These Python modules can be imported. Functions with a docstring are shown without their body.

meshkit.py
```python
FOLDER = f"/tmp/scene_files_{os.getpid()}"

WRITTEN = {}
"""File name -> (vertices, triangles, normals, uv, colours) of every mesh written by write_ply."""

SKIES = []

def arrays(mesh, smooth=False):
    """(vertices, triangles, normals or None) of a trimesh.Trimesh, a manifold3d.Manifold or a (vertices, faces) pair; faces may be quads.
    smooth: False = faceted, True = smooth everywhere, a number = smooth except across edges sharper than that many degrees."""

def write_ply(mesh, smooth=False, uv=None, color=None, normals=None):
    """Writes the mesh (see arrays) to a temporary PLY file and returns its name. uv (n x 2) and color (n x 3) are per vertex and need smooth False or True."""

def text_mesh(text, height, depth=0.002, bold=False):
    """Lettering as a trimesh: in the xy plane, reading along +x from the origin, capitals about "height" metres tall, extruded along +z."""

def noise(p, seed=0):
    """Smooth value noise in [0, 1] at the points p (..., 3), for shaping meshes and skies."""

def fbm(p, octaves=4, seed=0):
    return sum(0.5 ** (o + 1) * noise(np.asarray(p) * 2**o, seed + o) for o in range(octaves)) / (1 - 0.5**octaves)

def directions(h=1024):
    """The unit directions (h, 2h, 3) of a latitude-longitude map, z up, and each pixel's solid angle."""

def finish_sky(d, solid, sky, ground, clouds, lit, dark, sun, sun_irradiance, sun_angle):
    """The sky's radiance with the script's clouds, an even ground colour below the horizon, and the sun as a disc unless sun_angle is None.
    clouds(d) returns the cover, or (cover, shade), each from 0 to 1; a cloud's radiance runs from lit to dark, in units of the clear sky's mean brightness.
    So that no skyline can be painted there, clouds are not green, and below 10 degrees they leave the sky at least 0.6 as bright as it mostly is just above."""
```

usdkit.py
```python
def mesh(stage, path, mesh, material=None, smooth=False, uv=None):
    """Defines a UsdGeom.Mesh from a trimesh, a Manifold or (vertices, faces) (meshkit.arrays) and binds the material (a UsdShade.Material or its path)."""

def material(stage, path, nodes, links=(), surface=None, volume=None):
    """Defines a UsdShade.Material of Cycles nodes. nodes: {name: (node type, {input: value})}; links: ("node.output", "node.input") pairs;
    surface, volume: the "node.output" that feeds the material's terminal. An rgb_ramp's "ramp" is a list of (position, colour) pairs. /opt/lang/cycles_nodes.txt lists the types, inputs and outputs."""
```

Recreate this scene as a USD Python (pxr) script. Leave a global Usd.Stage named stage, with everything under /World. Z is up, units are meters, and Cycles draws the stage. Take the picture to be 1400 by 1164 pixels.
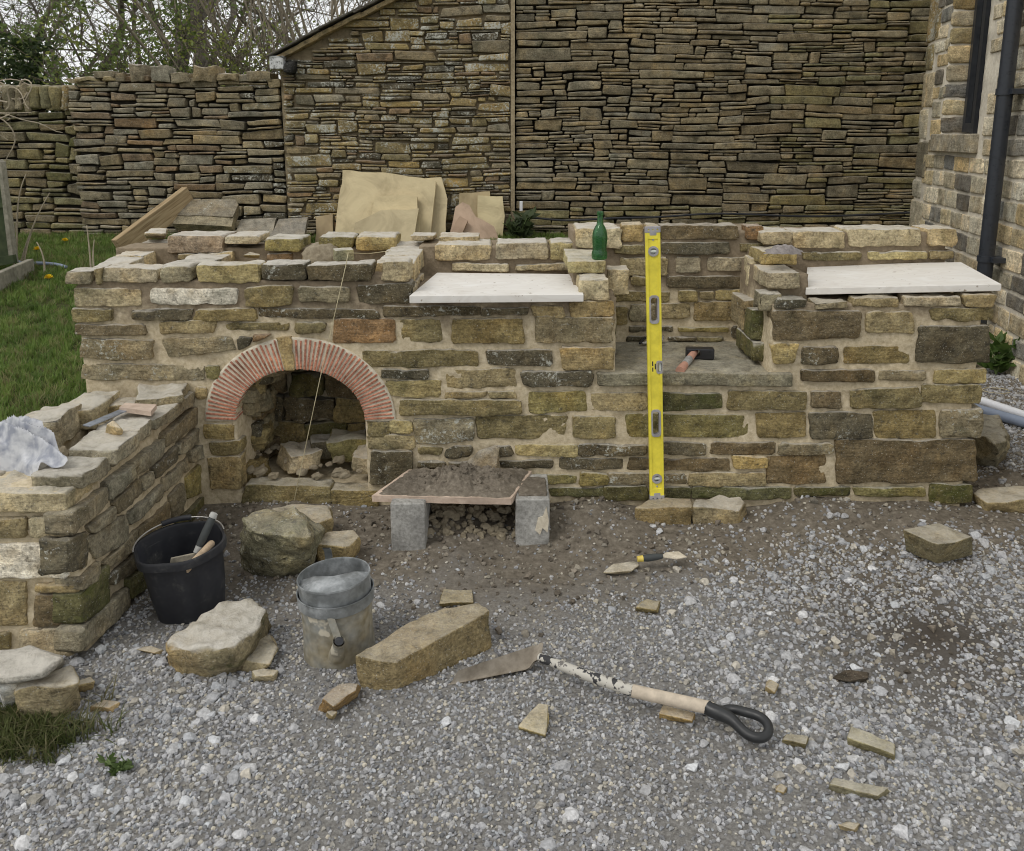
import math, random, numpy as np, trimesh, manifold3d, usdkit, meshkit
from manifold3d import Manifold, CrossSection
from pxr import Usd, UsdGeom, UsdLux, UsdShade, Sdf, Gf, Vt

stage = Usd.Stage.CreateInMemory()
UsdGeom.SetStageUpAxis(stage, 'Z'); UsdGeom.SetStageMetersPerUnit(stage, 1.0)
UsdGeom.Xform.Define(stage, '/World'); UsdGeom.Scope.Define(stage, '/World/Looks')
R = random.Random(7); NR = np.random.default_rng(7)
# ------------------------------------------------------------------ camera, sky, sun
F, CX, CY, PITCH, EYE = 1150.0, 700.0, 420.0, math.radians(11.5), 1.65
cam = UsdGeom.Camera.Define(stage, '/World/camera')
cam.AddTranslateOp().Set((0, 0, EYE)); cam.AddRotateXOp().Set(90 - math.degrees(PITCH))
cam.CreateHorizontalApertureAttr(36.0); cam.CreateVerticalApertureAttr(36.0 * 851 / 1024)
cam.CreateFocalLengthAttr(36.0 * F / 1400); cam.CreateVerticalApertureOffsetAttr(-(582 - CY) / 1400 * 36.0)
cam.CreateFStopAttr(0.0); cam.CreateClippingRangeAttr((0.05, 5000)); cam.CreateExposureAttr(0.05)
SUN_EL, SUN_AZ = math.radians(52), math.radians(232)        # azimuth = atan2(x, y) towards the sun
sky = UsdLux.DomeLight.Define(stage, '/World/sky')
sm = usdkit.material(stage, '/World/Looks/sky_overcast', {
    'sky': ('sky_texture', {'sky_type': 'single_scattering', 'sun_disc': False, 'sun_elevation': SUN_EL, 'sun_rotation': SUN_AZ}),
    'co': ('texture_coordinate', {}), 'mp': ('mapping', {'scale': (1.2, 1.2, 3.0)}),
    'n': ('noise_texture', {'scale': 2.2, 'detail': 5.0, 'roughness': 0.55}),
    'cl': ('rgb_ramp', {'ramp': [(0.25, (5.7, 5.75, 5.75)), (0.7, (8.4, 8.4, 8.3))]}),
    'm': ('mix', {'fac': 0.93}), 'bg': ('background_shader', {'strength': 0.12})},
    [('co.generated', 'mp.vector'), ('mp.vector', 'n.vector'), ('n.fac', 'cl.fac'), ('sky.color', 'm.color1'), ('cl.color', 'm.color2'), ('m.color', 'bg.color')], surface='bg.background')
UsdShade.MaterialBindingAPI.Apply(sky.GetPrim()).Bind(sm)
sky.GetPrim().SetCustomDataByKey('kind', 'structure')
sun = UsdLux.DistantLight.Define(stage, '/World/sun')
sun.CreateIntensityAttr(0.35); sun.CreateAngleAttr(25.0); sun.CreateNormalizeAttr(True); sun.CreateColorAttr((1.0, 0.96, 0.9))
_d = np.array([math.sin(SUN_AZ) * math.cos(SUN_EL), math.cos(SUN_AZ) * math.cos(SUN_EL), math.sin(SUN_EL)])
sun.AddRotateXYZOp().Set((90 - math.degrees(SUN_EL), 0, 180 - math.degrees(SUN_AZ)))

# ------------------------------------------------------------------ helpers
CP, SP = math.cos(PITCH), math.sin(PITCH)
def ray(px, py):
    dx, dy = (px - CX) / F, (py - CY) / F
    return np.array([dx, CP - dy * SP, -SP - dy * CP])
def atY(px, py, Y): d = ray(px, py); t = Y / d[1]; return np.array([t * d[0], Y, EYE + t * d[2]])
def atX(px, py, X): d = ray(px, py); t = X / d[0]; return np.array([X, t * d[1], EYE + t * d[2]])
def atZ(px, py, Z): d = ray(px, py); t = (Z - EYE) / d[2]; return np.array([t * d[0], t * d[1], Z])
VIEW = {'P': (0, 0, 1), 'A': (80, 290, 4.6667), 'B': (360, 290, 4.6667), 'C': (380, 280, 2.9104), 'D': (760, 280, 3.8806), 'E': (1000, 280, 3.4225),
        'F': (260, 430, 3.8794), 'G': (480, 600, 3.6842), 'H': (800, 540, 2.3333), 'V': (0, 280, 3.326), 'W': (0, 500, 2.909), 'T': (0, 540, 4.6667)}
def px(view, x, y): a = VIEW[view]; return a[0] + x / a[2], a[1] + y / a[2]

used = {}
def numbered(parent, name):
    k = (parent, name); n = used.get(k, 0); used[k] = n + 1
    return f'{parent}/{name}' + (f'_{n:03d}' if n else '')
def path_of(parent): return '/World' if parent is None else str(parent.GetPath())
MATS = {}
def tagp(p, label=None, cat=None, group=None, kind=None):
    for k, v in (('label', label), ('category', cat), ('group', group), ('kind', kind)):
        if v: p.SetCustomDataByKey(k, v)
    return p
def thing(name, label, cat, loc=(0, 0, 0), rot=(0, 0, 0), group=None):
    x = UsdGeom.Xform.Define(stage, numbered('/World', name))
    x.AddTranslateOp().Set(tuple(map(float, loc))); x.AddRotateXYZOp().Set(tuple(map(float, rot)))
    p = x.GetPrim(); p.__dict__ if False else None
    return tagp(p, label, cat, group)
def normals(v, f):
    n = np.zeros_like(v); fn = np.cross(v[f[:, 1]] - v[f[:, 0]], v[f[:, 2]] - v[f[:, 0]])
    for k in range(3): np.add.at(n, f[:, k], fn)
    l = np.linalg.norm(n, axis=1, keepdims=True); return np.where(l > 0, n / np.maximum(l, 1e-30), [0, 0, 1.0])
def put(name, mesh, mat, parent=None, smooth=True, tint=None, wear=None, dust=None, label=None, cat=None, group=None, kind=None):
    """One Mesh prim; smooth True / False / angle. tint, wear, dust: constant primvars read by the stone materials."""
    if hasattr(mesh, 'to_mesh'):
        m = mesh.to_mesh(); mesh = (np.array(m.vert_properties[:, :3], float), np.array(m.tri_verts))
    elif hasattr(mesh, 'vertices'): mesh = (np.array(mesh.vertices), np.array(mesh.faces))
    v, f = mesh; quad = f.shape[1] == 4
    p = UsdGeom.Mesh.Define(stage, numbered(path_of(parent), name))
    if smooth is True or smooth is False:
        tri = np.vstack([f[:, :3], f[:, [0, 2, 3]]]) if quad else f
        n = normals(v, tri) if smooth else None
    else:
        tri = np.vstack([f[:, :3], f[:, [0, 2, 3]]]) if quad else f
        v, f, n = meshkit.arrays((v, tri), smooth)
    p.CreatePointsAttr(Vt.Vec3fArray.FromNumpy(np.asarray(v, np.float32)))
    p.CreateFaceVertexCountsAttr(Vt.IntArray.FromNumpy(np.full(len(f), f.shape[1], np.int32)))
    p.CreateFaceVertexIndicesAttr(Vt.IntArray.FromNumpy(np.ascontiguousarray(f, np.int32).ravel()))
    p.CreateSubdivisionSchemeAttr('none')
    if n is not None:
        p.CreateNormalsAttr(Vt.Vec3fArray.FromNumpy(n.astype(np.float32))); p.SetNormalsInterpolation('vertex')
    api = UsdGeom.PrimvarsAPI(p)
    if tint is not None:
        nv = len(v)
        api.CreatePrimvar('tint', Sdf.ValueTypeNames.Color3fArray, 'constant').Set(Vt.Vec3fArray([Gf.Vec3f(*map(float, tint))]))
        api.CreatePrimvar('wear', Sdf.ValueTypeNames.Float3Array, 'constant').Set(Vt.Vec3fArray([Gf.Vec3f(*map(float, wear or (0, 0, 0)))]))
        api.CreatePrimvar('dust', Sdf.ValueTypeNames.FloatArray, 'constant').Set(Vt.FloatArray([float(dust or 0)]))
    UsdShade.MaterialBindingAPI.Apply(p.GetPrim()).Bind(mat)
    return tagp(p.GetPrim(), label, cat, group, kind)
def mat(name, nodes, links, surface='p.BSDF'):
    MATS[name] = usdkit.material(stage, '/World/Looks/' + name, nodes, links, surface=surface); return MATS[name]
def join(ms):
    vs, fs, n = [], [], 0
    for v, f in ms:
        vs.append(v); fs.append(f + n); n += len(v)
    return np.vstack(vs), np.vstack(fs)

_grid = {}
def cube_grid(nx, ny, nz, back=True):
    """Quads on the faces of a cube grid: integer lattice coordinates and faces, shared vertices."""
    k = (nx, ny, nz, back)
    if k in _grid: return _grid[k]
    ids, P, Q = {}, [], []
    def vid(a):
        if a not in ids: ids[a] = len(P); P.append(a)
        return ids[a]
    for i in range(nx):
        for j in range(nz):
            Q.append([vid((i, 0, j)), vid((i + 1, 0, j)), vid((i + 1, 0, j + 1)), vid((i, 0, j + 1))])          # front (-y)
            if back: Q.append([vid((i, ny, j)), vid((i, ny, j + 1)), vid((i + 1, ny, j + 1)), vid((i + 1, ny, j))])
    for i in range(nx):
        for j in range(ny):
            Q.append([vid((i, j, 0)), vid((i, j + 1, 0)), vid((i + 1, j + 1, 0)), vid((i + 1, j, 0))])
            Q.append([vid((i, j, nz)), vid((i + 1, j, nz)), vid((i + 1, j + 1, nz)), vid((i, j + 1, nz))])
    for i in range(ny):
        for j in range(nz):
            Q.append([vid((0, i, j)), vid((0, i, j + 1)), vid((0, i + 1, j + 1)), vid((0, i + 1, j))])
            Q.append([vid((nx, i, j)), vid((nx, i + 1, j)), vid((nx, i + 1, j + 1)), vid((nx, i, j + 1))])
    _grid[k] = (np.array(P), np.array(Q)); return _grid[k]
def axis(n, h, r):
    """n+1 positions from -h to h with a bevel row r in from each end."""
    if n < 3: return np.linspace(-h, h, n + 1)
    return np.concatenate([[-h], np.linspace(-h + r, h - r, n - 1), [h]])
def rock(w, d, h, seed, step=0.03, r=0.012, rough=0.006, wob=0.008, back=True, chip=0.0, facet=0.0, corner=0.0):
    """A rough squared stone about the origin: rounded arrises, uneven outline and broken faces."""
    r = min(r, 0.3 * min(w, d, h))
    nx, ny, nz = (int(np.clip(round(s / step), 3, 40)) + 2 for s in (w, d, h))
    P, Q = cube_grid(nx, ny, nz, back)
    half = np.array([w, d, h]) / 2
    p = np.stack([axis(nx, half[0], r)[P[:, 0]], axis(ny, half[1], r)[P[:, 1]], axis(nz, half[2], r)[P[:, 2]]], 1)
    if corner:                                                    # round the outline's corners
        rc = min(corner, .42 * w, .42 * h); hx = np.array([half[0], half[2]]) - rc; a = p[:, [0, 2]]; cc = np.clip(a, -hx, hx); e = a - cc; l = np.linalg.norm(e, axis=1, keepdims=True); mx = np.abs(e).max(1, keepdims=True); p[:, [0, 2]] = cc + e * np.where(l > 1e-9, mx / np.maximum(l, 1e-9), 1)
    core = np.clip(p, -(half - r), half - r); dd = p - core
    p = core + r * dd / np.maximum(np.linalg.norm(dd, axis=1, keepdims=True), 1e-9)
    o = np.array([seed * 1.37 % 91, seed * 2.11 % 83, seed * 0.77 % 77])
    lo = np.stack([meshkit.noise(p * 9 + o + 7 * k, k) for k in range(3)], 1) - 0.5
    nn = dd / np.maximum(np.linalg.norm(dd, axis=1, keepdims=True), 1e-9)
    hi = meshkit.fbm(p * 26 + o, 3, 5) - 0.5
    p = p + lo * 2 * wob + nn * (hi * 2 * rough)[:, None]
    if facet:                                                     # flat breaks across the front face and its arrises
        rr = np.random.default_rng(int(seed * 7 + 3) % 99991); cut = np.zeros(len(p))
        for k in range(9):
            a = rr.uniform(0, 2 * np.pi); dx, dz = math.cos(a), math.sin(a); ext = abs(dx) * w / 2 + abs(dz) * h / 2; s = rr.uniform(.06, .6); c = ext * rr.uniform(.25, .93)
            cut = np.maximum(cut, np.minimum(s * (p[:, 0] * dx + p[:, 2] * dz - c), facet * rr.uniform(.6, 1.2)))
        p[:, 1] += np.where(p[:, 1] < -d / 2 + .03, cut, 0)
    if chip:
        c = np.clip(meshkit.fbm(p * 15 + o + 31, 2, 9) - 0.56, 0, 1); edge = (np.abs(nn) > 0.3).sum(1) > 1
        p = p - nn * (c * chip * np.where(edge, 3, 1))[:, None]
    return p, Q
def facets(pts, n, seed, rough=0.01, step=0.03, keep=None):
    """A broken boulder: hull of points, refined and roughened."""
    m = Manifold.hull_points(np.asarray(pts, float)).refine_to_length(step).to_mesh()
    v, f = np.array(m.vert_properties[:, :3], float), np.array(m.tri_verts)
    nn = normals(v, f); o = seed * 3.1 % 50
    v = v + nn * ((meshkit.fbm(v * 12 + o, 4, seed) - 0.5) * 2 * rough)[:, None]
    return v, f
def quad_rock(c, N, depth, seed, out=0.0, **kw):
    """A wall stone whose front face fills the world quad c (TL, TR, BR, BL); N points out of the wall."""
    c = np.asarray(c, float); N = np.asarray(N, float); N = N / np.linalg.norm(N)
    w = (np.linalg.norm(c[1] - c[0]) + np.linalg.norm(c[2] - c[3])) / 2; h = (np.linalg.norm(c[0] - c[3]) + np.linalg.norm(c[1] - c[2])) / 2
    p, Q = rock(w, depth, h, seed, **kw)
    u, v = p[:, 0] / w + 0.5, p[:, 2] / h + 0.5
    q = ((1 - u) * v)[:, None] * c[0] + (u * v)[:, None] * c[1] + (u * (1 - v))[:, None] * c[2] + ((1 - u) * (1 - v))[:, None] * c[3]
    q = q - N * (p[:, 1] + depth / 2 - out)[:, None]
    return q, Q
def box(x0, x1, y0, y1, z0, z1): return Manifold.cube((x1 - x0, y1 - y0, z1 - z0)).translate((x0, y0, z0))
def roughen(man, step, amp, freq, seed=0):
    m = man.refine_to_length(step).to_mesh(); v, f = np.array(m.vert_properties[:, :3], float), np.array(m.tri_verts)
    v, inv = np.unique(np.round(v, 5), axis=0, return_inverse=True); f = inv[f]
    f = f[(f[:, 0] != f[:, 1]) & (f[:, 1] != f[:, 2]) & (f[:, 0] != f[:, 2])]
    n = normals(v, f)
    return v + n * ((meshkit.fbm(v * freq + seed, 4, seed) - 0.5) * 2 * amp)[:, None], f
def tube(pts, rad, sides=8, cap=True):
    pts = np.asarray(pts, float); n = len(pts); rad = np.broadcast_to(rad, (n,))
    t = np.gradient(pts, axis=0); t /= np.linalg.norm(t, axis=1, keepdims=True) + 1e-12
    ref = np.array([0, 0, 1.0]) if abs(t[0][2]) < 0.9 else np.array([1.0, 0, 0])
    a = np.cross(t, ref); a /= np.linalg.norm(a, axis=1, keepdims=True) + 1e-12; b = np.cross(t, a)
    th = np.arange(sides) * 2 * np.pi / sides
    v = (pts[:, None] + rad[:, None, None] * (np.cos(th)[None, :, None] * a[:, None] + np.sin(th)[None, :, None] * b[:, None])).reshape(-1, 3)
    i, j = np.meshgrid(np.arange(n - 1), np.arange(sides), indexing='ij'); j2 = (j + 1) % sides
    q = np.stack([i * sides + j, i * sides + j2, (i + 1) * sides + j2, (i + 1) * sides + j], -1).reshape(-1, 4)
    f = np.vstack([q[:, :3], q[:, [0, 2, 3]]])
    if cap:
        k = len(v); v = np.vstack([v, pts[0], pts[-1]])
        e = np.array([[k, (s + 1) % sides, s] for s in range(sides)] + [[k + 1, (n - 1) * sides + s, (n - 1) * sides + (s + 1) % sides] for s in range(sides)])
        f = np.vstack([f, e])
    return v, f[:, ::-1]
def lathe(prof, sides=40):
    """prof: (r, z) pairs from bottom centre round to the end; open or closed by r = 0."""
    prof = np.asarray(prof, float); n = len(prof); th = np.arange(sides) * 2 * np.pi / sides
    v = np.stack([prof[:, 0][:, None] * np.cos(th), prof[:, 0][:, None] * np.sin(th), np.repeat(prof[:, 1][:, None], sides, 1)], -1).reshape(-1, 3)
    i, j = np.meshgrid(np.arange(n - 1), np.arange(sides), indexing='ij'); j2 = (j + 1) % sides
    q = np.stack([i * sides + j, i * sides + j2, (i + 1) * sides + j2, (i + 1) * sides + j], -1).reshape(-1, 4)
    return v, np.vstack([q[:, :3], q[:, [0, 2, 3]]])
def rbox(w, d, h, r=0.004, at=(0, 0, 0)):
    """Rounded box as a manifold hull."""
    r = min(r, 0.45 * min(w, d, h)); s = Manifold.sphere(r, 8); hs = []
    for sx in (-1, 1):
        for sy in (-1, 1):
            for sz in (-1, 1): hs.append(s.translate((sx * (w / 2 - r) + at[0], sy * (d / 2 - r) + at[1], sz * (h / 2 - r) + at[2])))
    return Manifold.batch_hull(hs)
def mv(man):
    m = man.to_mesh(); return np.array(m.vert_properties[:, :3], float), np.array(m.tri_verts)
def rotz(v, a): c, s = math.cos(a), math.sin(a); return np.asarray(v) @ np.array([[c, s, 0], [-s, c, 0], [0, 0, 1.0]])
def rotm(ax, a): return trimesh.transformations.rotation_matrix(a, ax)[:3, :3]
def sstep(a, b, x): t = np.clip((np.asarray(x, float) - a) / (b - a), 0, 1); return t * t * (3 - 2 * t)

# ------------------------------------------------------------------ materials
def stone_mat(name, grain=60.0, bump=0.014, spec=0.25, strata=(5, 5, 45)):
    """Stone: the piece's own colour (tint), broken by mottling, bedding, lichen spots, dark crust, moss and dust (wear, dust)."""
    return mat(name, {
        'g': ('geometry', {}), 't': ('attribute', {'attribute': 'tint'}), 'w': ('attribute', {'attribute': 'wear'}), 'du': ('attribute', {'attribute': 'dust'}),
        'ws': ('separate_xyz', {}), 'ns': ('separate_xyz', {}),
        'n1': ('noise_texture', {'scale': 15.0, 'detail': 8.0, 'roughness': 0.7}), 'r1': ('rgb_ramp', {'ramp': [(0.3, (0.45, 0.43, 0.40)), (0.46, (0.92, 0.91, 0.89)), (0.56, (1.05, 1.05, 1.04)), (0.7, (1.5, 1.5, 1.48))]}),
        'm1': ('mix', {'mix_type': 'multiply', 'fac': 1.0}), 'n9': ('noise_texture', {'scale': 5.5, 'detail': 4.0, 'roughness': 0.6, 'distortion': .4}), 'r9': ('rgb_ramp', {'ramp': [(0.32, (0.58, 0.60, 0.56)), (0.45, (0.95, 0.95, 0.92)), (0.55, (1.05, 1.04, 1.0)), (0.68, (1.28, 1.2, 1.02))]}), 'm9': ('mix', {'mix_type': 'multiply', 'fac': 1.0}),
        'mp': ('mapping', {'scale': strata}), 'n2': ('noise_texture', {'scale': 1.6, 'detail': 4.0, 'roughness': 0.6, 'distortion': 0.6}), 'r2': ('rgb_ramp', {'ramp': [(0.3, (0.72, 0.7, 0.66)), (0.6, (1.12, 1.1, 1.06))]}),
        'm2': ('mix', {'mix_type': 'multiply', 'fac': 0.75}),
        'n3': ('noise_texture', {'scale': grain * 1.5, 'detail': 4.0, 'roughness': 0.7}), 'r3': ('rgb_ramp', {'ramp': [(0.32, (0.5, 0.49, 0.47)), (0.5, (1.0, 1.0, 1.0)), (0.68, (1.45, 1.45, 1.42))]}),
        'm3': ('mix', {'mix_type': 'multiply', 'fac': 0.8}),
        # iron staining
        'n7': ('noise_texture', {'scale': 6.0, 'detail': 3.0}), 'r7': ('map_range', {'from_min': 0.52, 'from_max': 0.72, 'clamp': True, 'to_max': 0.32}), 'm7': ('mix', {'mix_type': 'multiply', 'color2': (1.12, 0.86, 0.52)}),
        # dark crust
        'n4': ('noise_texture', {'scale': 17.0, 'detail': 7.0, 'roughness': 0.72}), 'a4': ('math', {'math_type': 'multiply_add', 'value2': 0.42, 'value3': 0.22}),
        'd4': ('math', {'math_type': 'subtract'}), 's4': ('math', {'math_type': 'multiply', 'value2': 9.0, 'use_clamp': True}), 'f4': ('math', {'math_type': 'multiply', 'value2': 0.85}), 'm4': ('mix', {'color2': (0.035, 0.034, 0.028)}),
        # lichen
        'n5': ('noise_texture', {'scale': 52.0, 'detail': 5.0, 'roughness': 0.75}), 'n5b': ('noise_texture', {'scale': 8.0, 'detail': 2.0}), 'x5': ('math', {'math_type': 'multiply_add', 'value2': 0.5}), 'a5': ('math', {'math_type': 'multiply_add', 'value2': -0.5, 'value3': 1.12}),
        'nf': ('noise_texture', {'scale': 190.0, 'detail': 2.0}), 'ff': ('map_range', {'from_min': .66, 'from_max': .72, 'clamp': True, 'to_max': .75}), 'mf': ('mix', {'color2': (.50, .48, .42)}), 'nk': ('noise_texture', {'scale': 26.0, 'detail': 8.0, 'roughness': .75}), 'fk': ('map_range', {'from_min': .56, 'from_max': .66, 'clamp': True, 'to_max': .7}), 'mk': ('mix', {'color2': (.05, .047, .037)}), 'd5': ('math', {'math_type': 'subtract'}), 's5': ('math', {'math_type': 'multiply', 'value2': 14.0, 'use_clamp': True}), 'm5': ('mix', {'color2': (0.46, 0.46, 0.40)}),
        # moss
        'n6': ('noise_texture', {'scale': 10.0, 'detail': 6.0, 'roughness': 0.7}), 'a6': ('math', {'math_type': 'multiply_add', 'value2': -0.55, 'value3': 0.85}),
        'd6': ('math', {'math_type': 'subtract'}), 's6': ('math', {'math_type': 'multiply', 'value2': 6.0, 'use_clamp': True}), 'f6': ('math', {'math_type': 'multiply', 'value2': 0.75}), 'm6': ('mix', {'color2': (0.075, 0.085, 0.02)}),
        # dust on top
        'u8': ('math', {'math_type': 'subtract', 'value2': 0.45}), 'v8': ('math', {'math_type': 'multiply', 'value2': 2.6, 'use_clamp': True}), 'x8': ('math', {'math_type': 'multiply'}), 'y8': ('map_range', {'from_min': 0.3, 'from_max': 0.6, 'clamp': True, 'to_min': 0.35}), 'z8': ('math', {'math_type': 'multiply'}), 'm8': ('mix', {'color2': (0.55, 0.52, 0.46)}),
        'bh': ('math', {'math_type': 'multiply_add', 'value2': 0.5}), 'bh2': ('math', {'math_type': 'multiply_add', 'value2': 0.35}), 'b': ('bump', {'strength': 0.9, 'distance': bump}),
        'p': ('principled_bsdf', {'roughness': 0.9, 'specular_ior_level': spec})},
        [('g.position', 'n1.vector'), ('n1.fac', 'r1.fac'), ('g.position', 'n9.vector'), ('n9.fac', 'r9.fac'), ('t.color', 'm9.color1'), ('r9.color', 'm9.color2'), ('m9.color', 'm1.color1'), ('r1.color', 'm1.color2'),
         ('g.position', 'mp.vector'), ('mp.vector', 'n2.vector'), ('n2.fac', 'r2.fac'), ('m1.color', 'm2.color1'), ('r2.color', 'm2.color2'),
         ('g.position', 'n3.vector'), ('n3.fac', 'r3.fac'), ('m2.color', 'm3.color1'), ('r3.color', 'm3.color2'),
         ('g.position', 'n7.vector'), ('n7.fac', 'r7.value'), ('r7.result', 'm7.fac'), ('m3.color', 'm7.color1'),
         ('w.vector', 'ws.vector'), ('g.position', 'n4.vector'), ('ws.y', 'a4.value1'), ('a4.value', 'd4.value1'), ('n4.fac', 'd4.value2'), ('d4.value', 's4.value1'), ('s4.value', 'f4.value1'), ('f4.value', 'm4.fac'), ('m7.color', 'm4.color1'),
         ('g.position', 'n6.vector'), ('ws.z', 'a6.value1'), ('n6.fac', 'd6.value1'), ('a6.value', 'd6.value2'), ('d6.value', 's6.value1'), ('s6.value', 'f6.value1'), ('f6.value', 'm6.fac'), ('m4.color', 'm6.color1'),
         ('g.position', 'n5.vector'), ('g.position', 'n5b.vector'), ('n5b.fac', 'x5.value1'), ('n5.fac', 'x5.value3'), ('ws.x', 'a5.value1'), ('x5.value', 'd5.value1'), ('a5.value', 'd5.value2'), ('d5.value', 's5.value1'), ('s5.value', 'm5.fac'), ('g.position', 'nk.vector'), ('nk.fac', 'fk.value'), ('fk.result', 'mk.fac'), ('m6.color', 'mk.color1'), ('g.position', 'nf.vector'), ('nf.fac', 'ff.value'), ('ff.result', 'mf.fac'), ('mk.color', 'mf.color1'), ('mf.color', 'm5.color1'),
         ('g.normal', 'ns.vector'), ('ns.z', 'u8.value1'), ('u8.value', 'v8.value1'), ('v8.value', 'x8.value1'), ('du.fac', 'x8.value2'), ('n1.fac', 'y8.value'), ('x8.value', 'z8.value1'), ('y8.result', 'z8.value2'), ('z8.value', 'm8.fac'), ('m5.color', 'm8.color1'),
         ('n3.fac', 'bh.value1'), ('n1.fac', 'bh.value3'), ('n2.fac', 'bh2.value1'), ('bh.value', 'bh2.value3'), ('bh2.value', 'b.height'), ('b.normal', 'p.normal'), ('m8.color', 'p.base_color')])
STONE = stone_mat('weathered_sandstone')
def speckle(name, ramp, scale=30.0, rough=0.9, bump=0.004, detail=6.0, spec=0.3, metallic=0.0, big=None):
    """General rough material: noise through a colour ramp, a second broad noise, fine bump."""
    return mat(name, {'g': ('geometry', {}), 'n': ('noise_texture', {'scale': scale, 'detail': detail, 'roughness': 0.65}), 'r': ('rgb_ramp', {'ramp': ramp}),
        'n2': ('noise_texture', {'scale': big or scale / 9, 'detail': 3.0}), 'r2': ('rgb_ramp', {'ramp': [(0.3, (0.75, 0.75, 0.75)), (0.7, (1.2, 1.2, 1.2))]}), 'm': ('mix', {'mix_type': 'multiply', 'fac': 1.0}),
        'b': ('bump', {'strength': 0.8, 'distance': bump}), 'p': ('principled_bsdf', {'roughness': rough, 'specular_ior_level': spec, 'metallic': metallic})},
        [('g.position', 'n.vector'), ('n.fac', 'r.fac'), ('g.position', 'n2.vector'), ('n2.fac', 'r2.fac'), ('r.color', 'm.color1'), ('r2.color', 'm.color2'), ('m.color', 'p.base_color'), ('n.fac', 'b.height'), ('b.normal', 'p.normal')])
def plain(name, col, rough=0.5, spec=0.4, metallic=0.0, var=0.25, scale=25.0, bump=0.0006, coat=0.0):
    c = np.array(col, float)
    return mat(name, {'g': ('geometry', {}), 'n': ('noise_texture', {'scale': scale, 'detail': 5.0, 'roughness': 0.7}), 'r': ('rgb_ramp', {'ramp': [(0.3, tuple(c * (1 - var))), (0.7, tuple(np.minimum(c * (1 + var), 1)))]}),
        'rr': ('map_range', {'from_min': 0.3, 'from_max': 0.7, 'to_min': max(rough - 0.12, 0.03), 'to_max': min(rough + 0.15, 1)}), 'b': ('bump', {'strength': 0.6, 'distance': bump}),
        'p': ('principled_bsdf', {'specular_ior_level': spec, 'metallic': metallic, 'coat_weight': coat})},
        [('g.position', 'n.vector'), ('n.fac', 'r.fac'), ('n.fac', 'rr.value'), ('rr.result', 'p.roughness'), ('r.color', 'p.base_color'), ('n.fac', 'b.height'), ('b.normal', 'p.normal')])
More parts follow.
